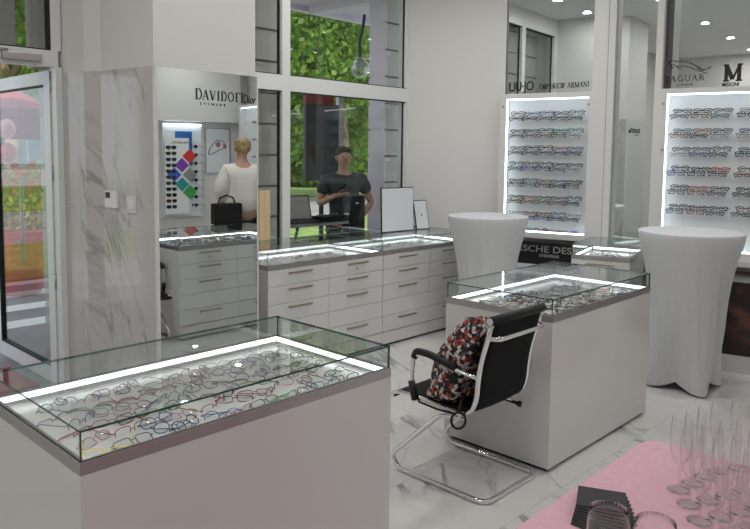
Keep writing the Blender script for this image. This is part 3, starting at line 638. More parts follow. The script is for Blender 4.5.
# ---------------------------------------------------------------- draped bar tables
def draped(c, r, label, seed, rot):
    rnd = random.Random(seed); o = empty('bar_table', (c[0], c[1], 0), rot, label, 'table')
    MB().lathe([(0, 1.10), (r-.008, 1.10), (r-.008, 1.124), (0, 1.124)], 48).build('tabletop', M['white'], o)
    ped = MB().tube([(0, 0, .35), (0, 0, 1.10)], .03, 12)
    for k in range(4):
        a = PI/4+k*PI/2; ped.tube([(0, 0, .38), (math.cos(a)*.2, math.sin(a)*.2, .06), (math.cos(a)*.235, math.sin(a)*.235, .008)], .012, 8)
    ped.build('pedestal', M['alu'], o)
    n = 160; vs = []; fs = []
    zs = [1.13]*4+[1.128, 1.12, 1.09, 1.04, .98, .92, .85, .76, .66, .56, .46, .36, .27, .19, .13, .08, .04, .01]
    rr = [.001, r*.4, r*.8, r-.012, r-.002, r, r-.004]
    for i, z in enumerate(zs):
        for j in range(n):
            a = 2*PI*j/n; corner = abs(math.sin(2*a))                  # 1 at the four feet
            if i < 7: R = rr[i]; zz = z
            else:
                t = (1.07-z)/1.06
                base = r*(.985-.66*min(t, .52)+.40*max(0, min(t, .52)-.30)**1.0*0)      # taper to the waist
                wa = r*(.985-.66*t) if t < .45 else None
                waist = r*.69; foot = .235+.02
                if t < .5:
                    u = t/.5; R = r*(1-u)**1.5*.31+waist+.0*u
                    R = waist+(r-.004-waist)*(1-u)**1.55
                else:
                    u = (t-.5)/.5; fr = foot*1.06 if True else 0; cl = .17
                    tgt = cl+(fr-cl)*corner**3.6; R = waist+(tgt*1.03-waist)*u**1.25
                fold = (max(0, math.sin(a*11+z*3.2+seed))**4*.010+math.sin(a*21-z*4)*.0016)*min(1, t*2.5)
                fold += .006*math.sin(a*9+3*z)*min(1, t*1.6)*max(0, 1-abs(t-.45))
                R += fold
                zz = z
                if t > .8: zz = z+(.055*(1-corner**1.1))*((t-.8)/.2)
            vs.append((R*math.cos(a), R*math.sin(a), zz))
    for i in range(len(zs)-1):
        for j in range(n): fs.append((i*n+j, i*n+(j+1) % n, (i+1)*n+(j+1) % n, (i+1)*n+j))
    MB().add(vs, fs, 0, True).build('stretch_cover', M['stretch'], o)
    return o
draped((5.19, 1.845), .355, 'tall bar table in a white stretch cover, nearest on the right', 3, .02)
draped((5.13, 3.55), .35, 'tall bar table in a white stretch cover, further back by the window', 5, .2)

# ---------------------------------------------------------------- things on the window cabinets
def panel_mirror(x, y, z, w, h, rz, tilt, label):
    o = empty('table_mirror', (x, y, z), rz, label, 'mirror')
    MB().box(-w/2, w/2, 0, .012, 0, h).build('backing', M['black'], o, rot=(-tilt, 0, 0))
    MB().box(-w/2+.008, w/2-.008, -.003, .0, .008, h-.008).build('white_face', M['rack'], o, rot=(-tilt, 0, 0))
    MB().tube([(0, .02, h*.5), (0, .10+h*math.sin(tilt)*.5, .004)], .006, 6).build('prop_leg', M['black'], o)
panel_mirror(4.98, 4.47, .921, .42, .42, -.08, .03, 'larger dark rimmed white table mirror on the window cabinet')
panel_mirror(5.33, 4.45, .921, .17, .29, -.15, .22, 'small tilted table mirror on the window cabinet')
tag(MB().box(3.60, 3.715, 4.80, 4.83, .76, 1.335, bev=.002).build('wooden_board', M['wood']), 'pale birch board standing at the window behind the mirror edge', 'board')

# ---------------------------------------------------------------- cantilever chair
ch = empty('office_chair', (2.92, 2.05, 0), 0, 'black cantilever office chair with chrome frame and a bag on its seat', 'chair')
def L(p): return (p[0]-2.92, p[1]-2.05, p[2])
xl, xr = 2.70, 3.14; r_t = .0125
sled = smooth_path([L(p) for p in ((xl+.02, 1.98, .378), (xl-.01, 2.11, .372), (xl-.02, 2.43, .075), (xl-.02, 2.38, .014), (xl-.02, 1.83, .014), (xr+.0, 1.83, .014), (xr+.0, 2.38, .014), (xr, 2.43, .075), (xr-.01, 2.11, .372), (xr-.02, 1.98, .378))], .06, 6)
MB().tube(sled, r_t, 12).build('sled_frame', M['chrome'], ch)
prof = [(2.44, .395), (2.41, .412), (2.30, .418), (2.12, .405), (1.99, .40), (1.93, .43), (1.905, .50), (1.90, .58), (1.885, .68), (1.855, .78), (1.83, .875)]
for x in (xl, xr): MB().tube(smooth_path([L((x, y, z)) for y, z in prof], .04, 4), .011, 10, flat=1.4).build('side_rail', M['chrome'], ch)
# front and top rolls, sling surfaces between the rails
sp = smooth_path([Vector((0, y, z)) for y, z in prof], .04, 4)
def sling(k0, k1, name):
    b = MB(); vs = []; fs = []; pts = sp[k0:k1]; nx = 8
    for sgn in (.004, -.004):
        for p in pts:
            for i in range(nx+1):
                u = i/nx; x = xl+.008+(xr-xl-.016)*u; sag = .012*math.sin(PI*u)
                vs.append(L((x, p.y-sag*.6+sgn, p.z-sag*.4+sgn)))
    R = len(pts); q = nx+1
    for s_ in range(2):
        for r in range(R-1):
            for i in range(nx): a = s_*R*q+r*q+i; fs.append((a, a+1, a+q+1, a+q))
    for r in range(R-1):
        for i in (0, nx): a = r*q+i; fs.append((a, a+q, a+q+R*q, a+R*q))
    for i in range(nx):
        for r in (0, R-1): a = r*q+i; fs.append((a, a+1, a+1+R*q, a+R*q))
    return b.add(vs, fs, 0, True).build(name, M['mesh_black'], ch)
half = len(sp)*5//9
sling(1, half+1, 'seat'); sling(half, len(sp), 'backrest')
MB().tube([L((xl-.012, 1.832, .885)), L((xr+.012, 1.832, .885))], .022, 14).build('top_roll', M['black'], ch)
MB().tube([L((xl-.018, 1.832, .885)), L((xl-.012, 1.832, .885))], .018, 12).build('end_cap', M['chrome'], ch)
MB().tube([L((xl-.01, 2.435, .392)), L((xr+.01, 2.435, .392))], .014, 12).build('front_roll', M['black'], ch)
MB().tube([L((xl-.016, 2.435, .392)), L((xl-.01, 2.435, .392))], .013, 12).build('end_cap', M['chrome'], ch)
MB().tube(smooth_path([L(p) for p in ((xl, 1.845, .80), (xl+.03, 1.80, .80), (xr-.03, 1.80, .80), (xr, 1.845, .80))], .03, 5), .012, 10, flat=.6).build('back_bar', M['chrome'], ch)
for y in (2.30, 2.06): MB().tube([L((xl, y, .39)), L((xr, y, .39))], .010, 8).build('seat_crossbar', M['chrome'], ch)
for x, sx in ((xl-.018, -1), (xr+.018, 1)):
    arm = smooth_path([L(p) for p in ((x, 2.27, .40), (x, 2.30, .50), (x, 2.285, .64), (x, 2.20, .655), (x, 2.00, .615), (x+.01*-sx, 1.895, .60))], .05, 6)
    ar = MB().tube(arm, .010, 8).build('armrest', M['chrome'], ch)
    MB().tube(smooth_path([L(p) for p in ((x, 2.285, .625), (x, 2.27, .66), (x, 2.19, .662), (x, 2.02, .626))], .03, 5), .017, 10, flat=1.1).tube([L((x, 2.275, .405)), L((x, 2.30, .50))], .018, 8).build('arm_pad', M['black'], ar)
MB().tube([L((xr-.05, 2.05, .38)), L((xr+.02, 1.97, .345))], .009, 8).tube([L((xr+.02, 1.97, .345)), L((xr+.03, 1.95, .34))], .016, 8).build('tilt_lever', M['black'], ch)

# patterned bag slumped on the seat
mp = mat('bag_print', (.02, .02, .02), .8); n, l, b = nodes(mp)
tc = n.new('ShaderNodeTexCoord'); mpn = n.new('ShaderNodeMapping'); mpn.inputs['Rotation'].default_value = (.6, .5, .8); mpn.inputs['Scale'].default_value = (.62, 1.15, 1); l.new(tc.outputs['Object'], mpn.inputs[0])
vo = n.new('ShaderNodeTexVoronoi'); vo.inputs['Scale'].default_value = 56; vo.distance = 'CHEBYCHEV'; vo.inputs['Randomness'].default_value = .9; l.new(mpn.outputs[0], vo.inputs[0])
sp3 = n.new('ShaderNodeSeparateColor'); l.new(vo.outputs['Color'], sp3.inputs[0])
cr = n.new('ShaderNodeValToRGB'); cr.color_ramp.interpolation = 'CONSTANT'; e = cr.color_ramp.elements
e[0].position = 0; e[0].color = (.015, .013, .015, 1); e[1].position = .30; e[1].color = (.62, .57, .52, 1)
for p_, c_ in ((.58, (.40, .05, .03, 1)), (.76, (.02, .018, .02, 1)), (.86, (.55, .48, .42, 1)), (.93, (.10, .09, .11, 1))): x = e.new(p_); x.color = c_
l.new(sp3.outputs[0], cr.inputs[0])
vd = n.new('ShaderNodeTexVoronoi'); vd.feature = 'DISTANCE_TO_EDGE'; vd.inputs['Scale'].default_value = 56; vd.inputs['Randomness'].default_value = .9; l.new(mpn.outputs[0], vd.inputs[0])
gtn = n.new('ShaderNodeMath'); gtn.operation = 'GREATER_THAN'; gtn.inputs[1].default_value = .05; l.new(vd.outputs[0], gtn.inputs[0])
mxb = n.new('ShaderNodeMix'); mxb.data_type = 'RGBA'; mxb.inputs[6].default_value = (.012, .01, .012, 1); l.new(gtn.outputs[0], mxb.inputs[0]); l.new(cr.outputs[0], mxb.inputs[7]); l.new(mxb.outputs[2], b.inputs['Base Color'])
bag = empty('handbag', (2.86, 2.12, .425), 0, 'black white and red patterned cloth bag slumped on the chair seat', 'bag')
def bagbody():
    b_ = MB(); rows = 18; n = 36; vs = []
    for i in range(rows+1):
        t = i/rows; z = t*.42
        w = .155*(1-.10*t-.62*max(0, t-.45)**1.25*1.2); d = .105*(1-.15*t-.5*max(0, t-.6)); cx = -.012+.0*t; cy = .04-.13*t**1.2
        if t > .93: w *= .72; d *= .6
        if i == 0: w *= .9; d *= .85
        for j in range(n):
            a = 2*PI*j/n; nz = noise.noise(Vector((math.cos(a)*1.6, math.sin(a)*1.6, t*4.2+3)))*.030*(1-.3*t)
            ex = 2.6; c, s_ = math.cos(a), math.sin(a)
            vs.append((cx+(w+nz)*abs(c)**(2/ex)*(1 if c > 0 else -1), cy+(d+nz)*abs(s_)**(2/ex)*(1 if s_ > 0 else -1), z+noise.noise(Vector((c, s_, 1)))*.02*t))
    k = len(vs); vs.append((vs[-1][0]*0-.012, -.10, .42)); vs.append((0, .04, 0))
    fs = [(i*n+j, i*n+(j+1) % n, (i+1)*n+(j+1) % n, (i+1)*n+j) for i in range(rows) for j in range(n)]
    fs += [(rows*n+j, rows*n+(j+1) % n, k) for j in range(n)]+[((j+1) % n, j, k+1) for j in range(n)]
    return b_.add(vs, fs, 0, True)
bagbody().build('bag_body', mp, bag)
sb_ = MB().box(.03, .125, -.15, -.06, .01, .30, bev=.02).build('back_pocket', M['black_cloth'], bag, rot=(.16, 0, .05))
lp = [(-.195+.034*math.cos(2*PI*i/24)*.69, -.135-.034*math.cos(2*PI*i/24)*.72, -.045+.040*math.sin(2*PI*i/24)) for i in range(24)]
MB().tube(lp, .0065, 6, closed=True).tube([(-.06, -.06, .02), (-.13, -.10, .02), (-.180, -.13, .01), (-.19, -.132, -.006)], .008, 6).tube([(-.15, .16, .01), (-.185, .12, -.02), (-.19, .0, -.025), (-.19, -.11, -.02)], .006, 6).build('strap', M['black_cloth'], bag)

# ---------------------------------------------------------------- pink table with glasses
pt = empty('buffet_table', (1.4, .45, 0), 0, 'pink cloth covered table in the lower right corner', 'table')
pb = MB(); x0, x1, y0, y1 = .55-1.4, 2.215-1.4, .02-.45, .888-.45
def rr(x0, x1, y0, y1, r, n=8):
    out = []
    for cx, cy, a0 in ((x1-r, y1-r, 0), (x0+r, y1-r, 90), (x0+r, y0+r, 180), (x1-r, y0+r, 270)):
        for i in range(n+1): a = math.radians(a0+90*i/n); out.append((cx+r*math.cos(a), cy+r*math.sin(a)))
    return out
base = rr(x0, x1, y0, y1, .06); n_ = len(base); vs = []
cx_, cy_ = (x0+x1)/2, (y0+y1)/2
levels = [(.75, 1.0, -.006), (.747, 1, -.001), (.735, 1, .001), (.55, 1, .008), (.3, 1, .016), (.06, 1, .022)]
for li, (z, k, off) in enumerate(levels):
    for i, (x, y) in enumerate(base):
        d = Vector((x-cx_, y-cy_)).normalized(); w = 0 if li < 3 else math.sin(i*2.4)*.008*(li-2)
        vs.append((x+d.x*(off+w), y+d.y*(off+w), z))
fs = [(i*n_+j, i*n_+(j+1) % n_, (i+1)*n_+(j+1) % n_, (i+1)*n_+j) for i in range(len(levels)-1) for j in range(n_)]
fs.append(list(range(n_)))
MB().add(vs, fs, 0).build('tablecloth', M['pink'], pt)
MB().prism(rr(x0+.02, x1-.02, y0+.02, y1-.02, .05), .715, .742).build('tabletop', M['wood'], pt)
for sx in (x0+.1, x1-.1):
    for sy in (y0+.1, y1-.1): MB().tube([(sx, sy, 0), (sx, sy, .715)], .018, 8).build('leg', M['alu'], pt)
flute_prof = [(.0, .0015), (.012, .002), (.030, .0012), (.0305, .0025), (.014, .005), (.005, .010), (.0038, .022), (.0038, .062), (.0055, .070), (.012, .078), (.0215, .092), (.0265, .112), (.0285, .138), (.0275, .17), (.0255, .2)]
inner = [(.0247, .2), (.0267, .17), (.0277, .138), (.0257, .112), (.0207, .093), (.011, .080), (0, .077)]
def stem(name, prof, inner, k, zk):
    b_ = MB().lathe([(r*k, z*zk) for r, z in prof+inner], 28)
    return b_
fproto = None; rowname = 'champagne flutes crowded on the pink table'
pos = []
e1 = Vector((-.068, -.051)); e2 = Vector((.062, -.026))
for i in range(-3, 6):
    for j in range(0, 8):
        p = Vector((1.913, .678))+e1*i+e2*j
        if i < 0: p = Vector((1.913, .678))+Vector((.066, -.012))*(-i)+Vector((.0, 0))+e2*(j)+Vector((.006, -.054))*0
        pos.append((i, j, p))
def vis(p):
    v = Vector((p.x, p.y, .85))-Vector((0, 0, 1.65)); return 375+706*(v.dot(r2)/v.dot(f_)), 264.5-49.8-706*(v.dot(u2)/v.dot(f_))
taken = []
side = {0: 'outermost row', 1: 'second row in', 2: 'third row in', 3: 'fourth row in', 4: 'fifth row in', 5: 'sixth row in'}
for i, j, p in pos:
    X_, Y_ = vis(p)
    if X_ > 772 or Y_ > 560 or p.x > 2.17 or p.y < .06 or any((p-q).length < .0605 for q in taken): continue
    taken.append(p)
    if i < 0: lab = 'champagne flute in the far crowd, %s beyond the corner flute, %s inward' % (ORD[-i-1], ORD[j])
    else: lab = 'champagne flute, %s from the bare cloth, %s towards the camera' % (side[min(j, 5)], ORD[i])
    px = p.x+random.uniform(-.003, .003); py = p.y+random.uniform(-.003, .003)
    if fproto is None:
        fproto = MB().lathe(flute_prof, 28).build('champagne_flute', M['stemglass'], loc=(px, py, .751)); o = fproto
    else: o = fproto.copy(); COL.objects.link(o); o.location = (px, py, .751)
    tag(o, lab, 'champagne flute', rowname)
wine_prof = [(0, .0015), (.034, .0012), (.0345, .003), (.012, .006), (.004, .014), (.004, .075), (.009, .083), (.026, .098), (.038, .12), (.0425, .145), (.0415, .17), (.038, .2)]
wine_in = [(.0372, .2), (.0407, .17), (.0417, .145), (.0372, .121), (.025, .1), (.0, .088)]
wg = MB().lathe(wine_prof+wine_in[:1], 36).build('wine_glass', M['stemglass'], loc=(1.330, .607, .751)); wg.scale = (1, 1, .93); tag(wg, 'empty wine glass in front of the napkins, left of two', 'wine glass')
w2g = wg.copy(); COL.objects.link(w2g); w2g.location = (1.352, .520, .751); tag(w2g, 'empty wine glass in front of the napkins, right of two', 'wine glass')
nap = None; NP = 9
for k in range(NP):
    if nap is None: nap = MB().box(-.06, .06, -.055, .055, 0, .0034, bev=.0008).build('napkin', M['napkin']); o = nap
    else: o = nap.copy(); COL.objects.link(o)
    an = math.radians(-65)-.055*k; o.location = (1.688-.0050*k+.06*math.cos(an)+.055*math.sin(an), .858-.0075*k+.06*math.sin(an)-.055*math.cos(an), .7512+.0030*(NP-1-k)); o.rotation_euler = (0, 0, an)
    tag(o, 'folded black paper napkin, %s from the top of the fan' % ORD[k], 'napkin', 'fan of black napkins')

# ---------------------------------------------------------------- people
def skin_mesh(joints, edges, name, m, parent, sub=2, root=0, face=None):
    me = bpy.data.meshes.new(name); me.from_pydata([j[0] for j in joints], edges, []); o = bpy.data.objects.new(name, me); COL.objects.link(o)
    o.modifiers.new('s', 'SKIN'); ly = me.skin_vertices[0].data
    for i, j in enumerate(joints): r = j[1]; ly[i].radius = r if isinstance(r, tuple) else (r, r); ly[i].use_root = (i == root)
    sm = o.modifiers.new('d', 'SUBSURF'); sm.levels = sub; sm.render_levels = sub
    dg = bpy.context.evaluated_depsgraph_get(); dg.update(); nm = bpy.data.meshes.new_from_object(o.evaluated_get(dg)); bpy.data.objects.remove(o)
    for p in nm.polygons: p.use_smooth = True
    nm.materials.clear(); nm.materials.append(m); nm.name = name
    o = bpy.data.objects.new(name, nm); COL.objects.link(o); o.parent = parent; return o
def hand(j, e, wrist, d, side):
    """five fingers from the wrist along d; side = thumb direction"""
    d = Vector(d).normalized(); s_ = Vector(side).normalized(); w = Vector(j[wrist][0])
    j.append((tuple(w+d*.045), (.030, .018))); e.append((wrist, len(j)-1)); palm = len(j)-1
    nrm = d.cross(s_)
    for k, ln in enumerate((.068, .078, .072, .056)):
        a = w+d*.085+s_*(.027-.018*k); j.append((tuple(a), .0095)); e.append((palm, len(j)-1))
        j.append((tuple(a+d*ln*.5+nrm*.012), .0085)); e.append((len(j)-2, len(j)-1)); j.append((tuple(a+d*ln*.85+nrm*.032), .007)); e.append((len(j)-2, len(j)-1))
    a = w+d*.03+s_*.034; j.append((tuple(a), .010)); e.append((palm, len(j)-1)); j.append((tuple(a+d*.03+s_*.022), .009)); e.append((len(j)-2, len(j)-1)); j.append((tuple(a+d*.055+s_*.026), .0075)); e.append((len(j)-2, len(j)-1))
def person(loc, rz, h, arms, label, female=False, look=0):
    k = h/1.75; o = empty('person', loc, rz, label, 'person')
    sh = .165 if female else .195; hp = .09
    J = [((0, 0, .95), .125), ((0, .01, 1.10), (.125, .105)), ((0, .01, 1.28), (.145 if not female else .125, .11)), ((0, .015, 1.42), (.11, .085)), ((0, .015, 1.50), .055), ((0, .0, 1.56), .052),
         ((0, -.01, 1.62), (.078, .088)), ((0, -.005, 1.69), (.077, .095)), ((0, 0, 1.735), (.055, .07))]
    E = [(0, 1), (1, 2), (2, 3), (3, 4), (4, 5), (5, 6), (6, 7), (7, 8)]
    for sx in (-1, 1):
        b0 = len(J); J += [((sx*hp, 0, .86), .095), ((sx*.10, -.005, .50), .058), ((sx*.10, .015, .30), .055), ((sx*.10, .02, .085), .036), ((sx*.105, -.06, .035), .034), ((sx*.11, -.15, .025), .026)]
        E += [(0, b0), (b0, b0+1), (b0+1, b0+2), (b0+2, b0+3), (b0+3, b0+4), (b0+4, b0+5)]
        el, wr, hd, td = arms[sx]; b0 = len(J)
        J += [((sx*sh, .015, 1.41), .058), (tuple((Vector((sx*sh, .015, 1.41))+Vector(el))/2), .047), (el, .040), (tuple((Vector(el)*.6+Vector(wr)*.4)), .038), (wr, .025)]
        E += [(3, b0), (b0, b0+1), (b0+1, b0+2), (b0+2, b0+3), (b0+3, b0+4)]
        hand(J, E, b0+4, hd, td)
    J = [(tuple(Vector(p)*k), (tuple(x*k for x in r) if isinstance(r, tuple) else r*k)) for p, r in J]
    body = skin_mesh(J, E, 'body', M['skin'], o)
    # face features are part of the body mesh
    fb_ = MB()
    fb_.tube([(0, -.086*k, 1.66*k), (0, -.108*k, 1.635*k), (0, -.09*k, 1.622*k)], [.006, .013, .009], 8)
    fb_.tube([(-.022, -.088*k, 1.60*k), (0, -.094*k, 1.599*k), (.022, -.088*k, 1.60*k)], .006, 6)
    for sx in (-1, 1): fb_.tube([(sx*.078*k, .0, 1.67*k), (sx*.090*k, .012, 1.655*k), (sx*.078*k, .0, 1.62*k)], .009, 6)
    bm = bmesh.new(); bm.from_mesh(body.data); t = bpy.data.meshes.new('t'); t.from_pydata(fb_.v, [], fb_.f)
    for p in t.polygons: p.use_smooth = True
    bm.from_mesh(t); bm.to_mesh(body.data); bm.free()
    ey = MB()
    for sx in (-1, 1):
        q = MB().lathe([(0, -.006), (.007, -.003), (.009, 0), (.007, .003), (0, .006)], 10); ey.add([(v[0]+sx*.03*k, v[1]-.080*k, v[2]+1.662*k) for v in q.v], q.f, 0, True)
    ey.build('eyes', M['hair_dark'], o)
    return o, k, J
# man outside the window, looking down at a console; right forearm across, left hand on the hip
mo, k, J = person((5.17, 5.42, -.02), math.radians(-30), 1.73, {-1: ((-.27, .0, 1.16), (-.13, -.20, 1.26), (1, -.25, .05), (0, -.3, 1)), 1: ((.33, .08, 1.17), (.20, .03, .99), (-.7, 0, -.7), (0, -1, .2))}, 'man in a dark t-shirt standing outside the window, looking down')
def shell(joints, edges, name, m, parent, kk): return skin_mesh([(tuple(Vector(p)*kk), (tuple(x*kk for x in r) if isinstance(r, tuple) else r*kk)) for p, r in joints], edges, name, m, parent)
shell([((0, .0, .88), (.165, .14)), ((0, .01, 1.10), (.165, .14)), ((0, .01, 1.28), (.185, .145)), ((0, .015, 1.42), (.155, .125)), ((0, .012, 1.50), .085),
       ((-.195, .015, 1.41), .088), ((-.240, .005, 1.25), .070), ((.195, .015, 1.41), .088), ((.275, .05, 1.27), .070)],
      [(0, 1), (1, 2), (2, 3), (3, 4), (3, 5), (5, 6), (3, 7), (7, 8)], 't_shirt', M['tee'], mo, k)
shell([((0, 0, .92), .138), ((-.09, 0, .84), .108), ((-.10, 0, .50), .075), ((-.10, .02, .09), .06), ((.09, 0, .84), .108), ((.10, 0, .50), .075), ((.10, .02, .09), .06)],
      [(0, 1), (1, 2), (2, 3), (0, 4), (4, 5), (5, 6)], 'trousers', M['black_cloth'], mo, k)
shell([((0, .03, 1.655), (.090, .092)), ((0, .012, 1.72), (.094, .112)), ((0, -.002, 1.765), (.074, .092))], [(0, 1), (1, 2)], 'hair', M['hair_dark'], mo, k)
# woman whose back shows in the mirror: she stands right of the frame
wo, k, J = person((4.90, 1.04, 0), math.radians(25), 1.80, {-1: ((-.24, .02, 1.14), (-.20, -.16, .98), (0, -.7, -.3), (1, 0, 0)), 1: ((.24, .02, 1.12), (.22, -.05, .90), (0, -.2, -1), (0, -1, 0))}, 'woman with short blond hair in a loose white blouse, seen in the mirror', True)
shell([((0, .0, .90), (.21, .16)), ((0, .01, 1.08), (.21, .165)), ((0, .01, 1.28), (.18, .145)), ((0, .02, 1.42), (.14, .115)), ((0, .02, 1.49), .078),
       ((-.17, .015, 1.41), .085), ((-.24, .02, 1.22), .10), ((-.24, -.04, 1.05), .09), ((.17, .015, 1.41), .085), ((.24, .02, 1.22), .10), ((.24, .0, 1.02), .09)],
      [(0, 1), (1, 2), (2, 3), (3, 4), (3, 5), (5, 6), (6, 7), (3, 8), (8, 9), (9, 10)], 'blouse', M['blouse'], wo, k)
shell([((0, 0, .95), .145), ((-.09, 0, .84), .105), ((-.10, 0, .50), .068), ((-.10, .02, .09), .048), ((.09, 0, .84), .105), ((.10, 0, .50), .068), ((.10, .02, .09), .048)],
      [(0, 1), (1, 2), (2, 3), (0, 4), (4, 5), (5, 6)], 'trousers', M['black_cloth'], wo, k)
shell([((0, .05, 1.585), (.06, .05)), ((0, .034, 1.66), (.100, .098)), ((0, .022, 1.72), (.106, .115)), ((0, .015, 1.775), (.08, .09))], [(0, 1), (1, 2), (2, 3)], 'hair', M['hair_blond'], wo, k)
hb = empty('handbag', (4.60, 1.15, .84), .2, 'black handbag carried by the woman seen in the mirror', 'bag')
MB().box(-.17, .17, -.06, .06, 0, .24, bev=.02).build('bag_body', M['black_cloth'], hb); MB().tube([(-.1, 0, .24), (-.08, 0, .30), (.0, 0, .33), (.08, 0, .30), (.1, 0, .24)], .01, 6).build('handle', M['black_cloth'], hb)

# ---------------------------------------------------------------- console, laptop outside the window
tb = empty('folding_table', (4.62, 5.24, 0), 0, 'folding table carrying a laptop outside the window', 'table')
MB().box(-.42, .36, -.16, .16, .955, .98).build('tabletop', M['alu'], tb)
for sx in (-.38, .32): MB().tube([(sx, -.13, -.02), (sx*.9, .13, .955)], .014, 8).tube([(sx, .13, -.02), (sx*.9, -.13, .955)], .014, 8).build('leg', M['black'], tb)
lp_ = empty('laptop', (4.43, 5.23, .981), math.radians(-12), 'open laptop behind the window mullion on the folding table', 'laptop')
MB().box(-.17, .17, -.11, .11, 0, .02, bev=.003).build('keyboard_base', M['black'], lp_)
MB().box(-.17, .17, 0, .012, 0, .25, bev=.003).build('lid', M['black'], lp_, (0, .10, .02), (-.30, 0, 0)); MB().box(-.155, .155, -.003, 0, .012, .235).build('screen', mat('laptop_screen', (.30, .27, .27), .1), lp_, (0, .10, .02), (-.30, 0, 0))
mc = empty('sound_mixer', (4.79, 5.22, .981), 0, 'flat black sound mixer beside the laptop outside the window', 'mixer')
MB().box(-.16, .16, -.11, .11, 0, .05, bev=.004).build('housing', M['black'], mc)
kn = MB()
for a_ in range(6): kn.lathe([(0, 0), (.010, 0), (.008, .014), (0, .014)], 10, 0, (-.13+.052*a_, .04, .05))
kn.build('knob_row', M['alu'], mc)
mxr = empty('speaker_cabinet', (5.03, 5.125, -.02), math.radians(0), 'black box speaker standing before the man outside the window', 'speaker')
MB().box(-.105, .105, -.06, .06, 0, 1.25, bev=.008).build('cabinet', M['black'], mxr); MB().box(-.03, .01, -.063, -.06, 1.17, 1.185).build('badge', M['white'], mxr)
ph = tag(MB().box(-.035, .035, -.004, .004, -.07, .07, bev=.002).build('mobile_phone', M['black'], loc=(4.98, 5.235, 1.31), rot=(.9, 0, .3)), 'black mobile phone held by the man outside the window', 'phone')

# ---------------------------------------------------------------- outdoors
gr = MB().box(-60, 90, 5.0, 95, -.2, -.03); struct('ground_paving', gr, M['asphalt'])
tag(MB().box(-30, 60, 9.5, 13.2, -.03, .0).build('lawn', M['grass']), 'near lawn strip beside the paved path outside', 'lawn', kind='stuff')
tag(MB().box(-30, 80, 20.5, 34, -.03, .02).build('lawn', M['grass']), 'far lawn beyond the grey road', 'lawn', kind='stuff')
struct('trim_kerb', MB().box(-30, 90, 34.5, 34.9, -.03, .75), M['kerb'])
sg = empty('information_board', (5.93, 6.6, 0), math.radians(-8), 'dark board with a red header on a metal pole outside the window', 'sign')
MB().box(-.27, .22, -.03, .03, 1.32, 2.26, bev=.004).build('board', mat('dark_board', (.02, .022, .026), .4), sg)
MB().box(-.27, .14, -.035, .03, 2.26, 2.40).build('header', mat('board_header', (.22, .01, .015), .5), sg)
MB().box(.22, .29, -.03, .03, 1.32, 2.42).build('side_post', M['alu'], sg)
MB().tube([(-.02, .0, -.03), (-.02, .0, 1.32)], .03, 10).build('pole', M['dark_gap'], sg)
gl = empty('globe_lamp', (7.17, 7.2, 2.86), 0, 'clear glass globe street lamp hanging from a curved arm', 'lamp')
MB().lathe([(.135*math.sin(PI*i/16), -.135*math.cos(PI*i/16)) for i in range(17)], 24).build('globe', M['globe'], gl)
MB().lathe([(0, .13), (.08, .125), (.075, .15), (.0, .16)], 16).tube([(0, 0, .0), (0, 0, .12)], .025, 8).build('cap', M['alu'], gl)
MB().tube([(0, 0, .15), (-.01, 0, .40), (.05, 0, .56), (.08, 0, .76)], .022, 8).build('arm', M['dark_gap'], gl)
def leafcloud(cs, n, size, rnd, ls=1):
    size *= ls
    b_ = MB()
    for i in range(n):
        c, R = cs[rnd.randrange(len(cs))]
        d = Vector((rnd.gauss(0, 1), rnd.gauss(0, 1), rnd.gauss(0, 1))).normalized()*R*(rnd.random()**.4)
        p = Vector(c)+d; a = Vector((rnd.gauss(0, 1), rnd.gauss(0, 1), rnd.gauss(0, 1))).normalized(); bb = a.orthogonal().normalized()*size*rnd.uniform(.6, 1.3); cc = a.cross(bb).normalized()*size*rnd.uniform(.35, .7)
        b_.add([p-bb, p+cc, p+bb, p-cc], [(0, 1, 2, 3)], 0 if rnd.random() < .6 else 1)
    return b_
def tree(x, y, h, R, label, seed, n=5200, low=.35, ls=.8):
    rnd = random.Random(seed); t = empty('tree', (x, y, -.03), 0, label, 'tree', 'trees beyond the lawn')
    MB().tube([(0, 0, 0), (.1, 0, h*.25), (0, .1, h*.5), (.1, 0, h*.75)], [.30, .22, .17, .08], 10).tube([(.02, .05, h*.4), (R*.4, 0, h*.62)], [.12, .05], 6).tube([(.02, .05, h*.38), (-R*.4, .3, h*.6)], [.12, .05], 6).build('trunk', M['bark'], t)
    cs = [((rnd.uniform(-R, R)*.75, rnd.uniform(-R, R)*.6, h*(low+(1.02-low)*rnd.random())), R*rnd.uniform(.28, .5)) for _ in range(26)]
    leafcloud(cs, n, .17, rnd, ls).build('foliage', [M['leaf'], M['leaf2']], t, fix=False)
tree(9.6, 17.5, 8.5, 3.6, 'leafy green tree with a brown trunk, nearest behind the board', 11, 16000, .36)
tree(17.3, 18.3, 9.0, 3.8, 'leafy green tree right of the board, over the globe lamp', 12, 18000, .26)
tree(26.5, 28, 11, 5.0, 'tall leafy tree in the distance behind the man', 13, 15000, .06, 1.7)
tree(13.5, 30, 12, 5.5, 'tall leafy tree in the distance left of the board', 14, 12000, .08, 1.8)
tree(5.2, 15.5, 7.5, 3.0, 'leafy tree seen over the entrance door', 15, 8000, .40)
tree(35, 34, 13, 6.5, 'broad leafy tree closing the view on the right', 16, 14000, .03, 2.0)
tree(8.2, 33, 13, 6.0, 'broad leafy tree closing the view near the door', 17, 9000, .05, 2.0)
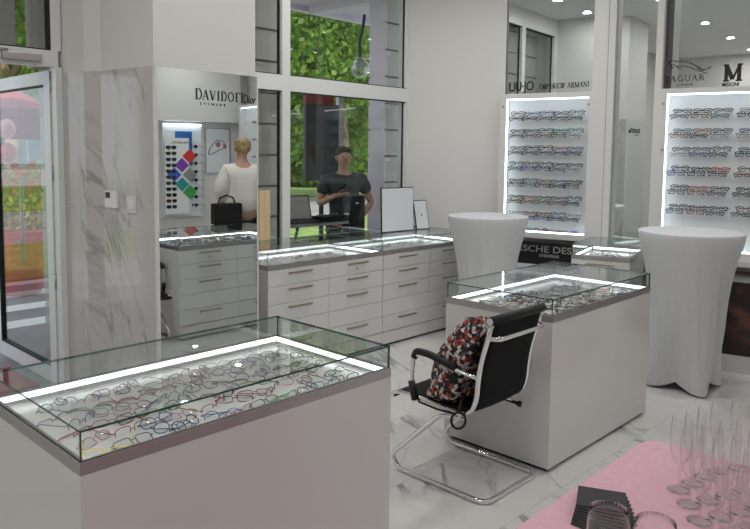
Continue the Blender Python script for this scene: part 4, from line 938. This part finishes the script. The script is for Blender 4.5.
# shopfront across the street, seen through the glass door
bd = empty('street_building', (6.6, 20.5, 0), math.radians(18), 'white building with tall windows across the street from the door', 'building')
MB().box(-3.2, 4.2, 0, 4, -.03, 6.0).build('wall', mat('white_render', (.62, .64, .68), .8), bd)
for i in range(4):
    f = MB().box(-2.6+1.5*i, -1.4+1.5*i, -.05, .02, .5, 2.9).build('window', M['kerb'], bd); MB().box(-2.5+1.5*i, -2.05+1.5*i, -.07, -.04, .6, 2.8).box(-1.95+1.5*i, -1.5+1.5*i, -.07, -.04, .6, 2.8).build('pane', mat('blue_grey_pane', (.22, .30, .38), .1), f)
pa = empty('parasol', (3.0, 9.0, -.03), 0, 'dark red parasol over the pavement outside the door', 'parasol')
vs = [(0, 0, 2.5)]+[(.62*math.cos(2*PI*i/8), .62*math.sin(2*PI*i/8), 2.15) for i in range(8)]+[(.62*math.cos(2*PI*i/8), .62*math.sin(2*PI*i/8), 1.82) for i in range(8)]
MB().add(vs, [(0, 1+i, 1+(i+1) % 8) for i in range(8)]+[(1+i, 9+i, 9+(i+1) % 8, 1+(i+1) % 8) for i in range(8)]).build('canopy', M['darkred'], pa); MB().tube([(0, 0, 0), (0, 0, 2.5)], .025, 8).build('pole', M['alu'], pa)
bl = tag(MB().lathe([(.09*math.sin(PI*i/12), -.11*math.cos(PI*i/12)) for i in range(13)], 16).build('balloon', mat('pink_balloon', (.75, .28, .28), .3), loc=(2.82, 8.3, 1.88)), 'pink balloon floating outside the glass door', 'balloon')
bl2 = bl.copy(); COL.objects.link(bl2); bl2.location = (2.83, 8.32, 1.62); bl2.data = bl.data.copy(); bl2.data.materials[0] = M['red']; tag(bl2, 'red balloon below the pink one outside the glass door', 'balloon')
for i, (x, y, mt, lab) in enumerate(((3.05, 8.7, 'red', 'red round planter with yellow flowers outside the door, nearer the left'), (3.62, 9.6, 'red', 'red round planter with yellow flowers outside the door, further right'))):
    q = empty('flower_planter', (x, y, -.03), 0, lab, 'planter')
    MB().lathe([(0, .0), (.22, 0), (.30, .3), (.36, .75), (.30, .78), (0, .74)], 20).build('pot', M[mt], q)
    leafcloud([((0, 0, .9), .34), ((.1, 0, 1.05), .28)], 500, .05, random.Random(i)).build('flowers', [M['yellow'], M['leaf']], q, fix=False)
    leafcloud([((-.05, 0, 1.3), .26), ((.1, .1, 1.2), .24)], 260, .07, random.Random(i+5)).build('blossom', [M['red'], M['leaf2']], q, fix=False)
stp = MB()
for i in range(5): stp.box(-3, 8, 7.0+i*.75, 7.3+i*.75, -.03, -.026)
tag(stp.build('pavement_stripes', M['kerb']), kind='structure')
tag(MB().box(1.15, 1.9, 5.12, 5.7, -.03, -.01).build('doormat', M['darkred']), 'dark red doormat outside the open door', 'doormat')
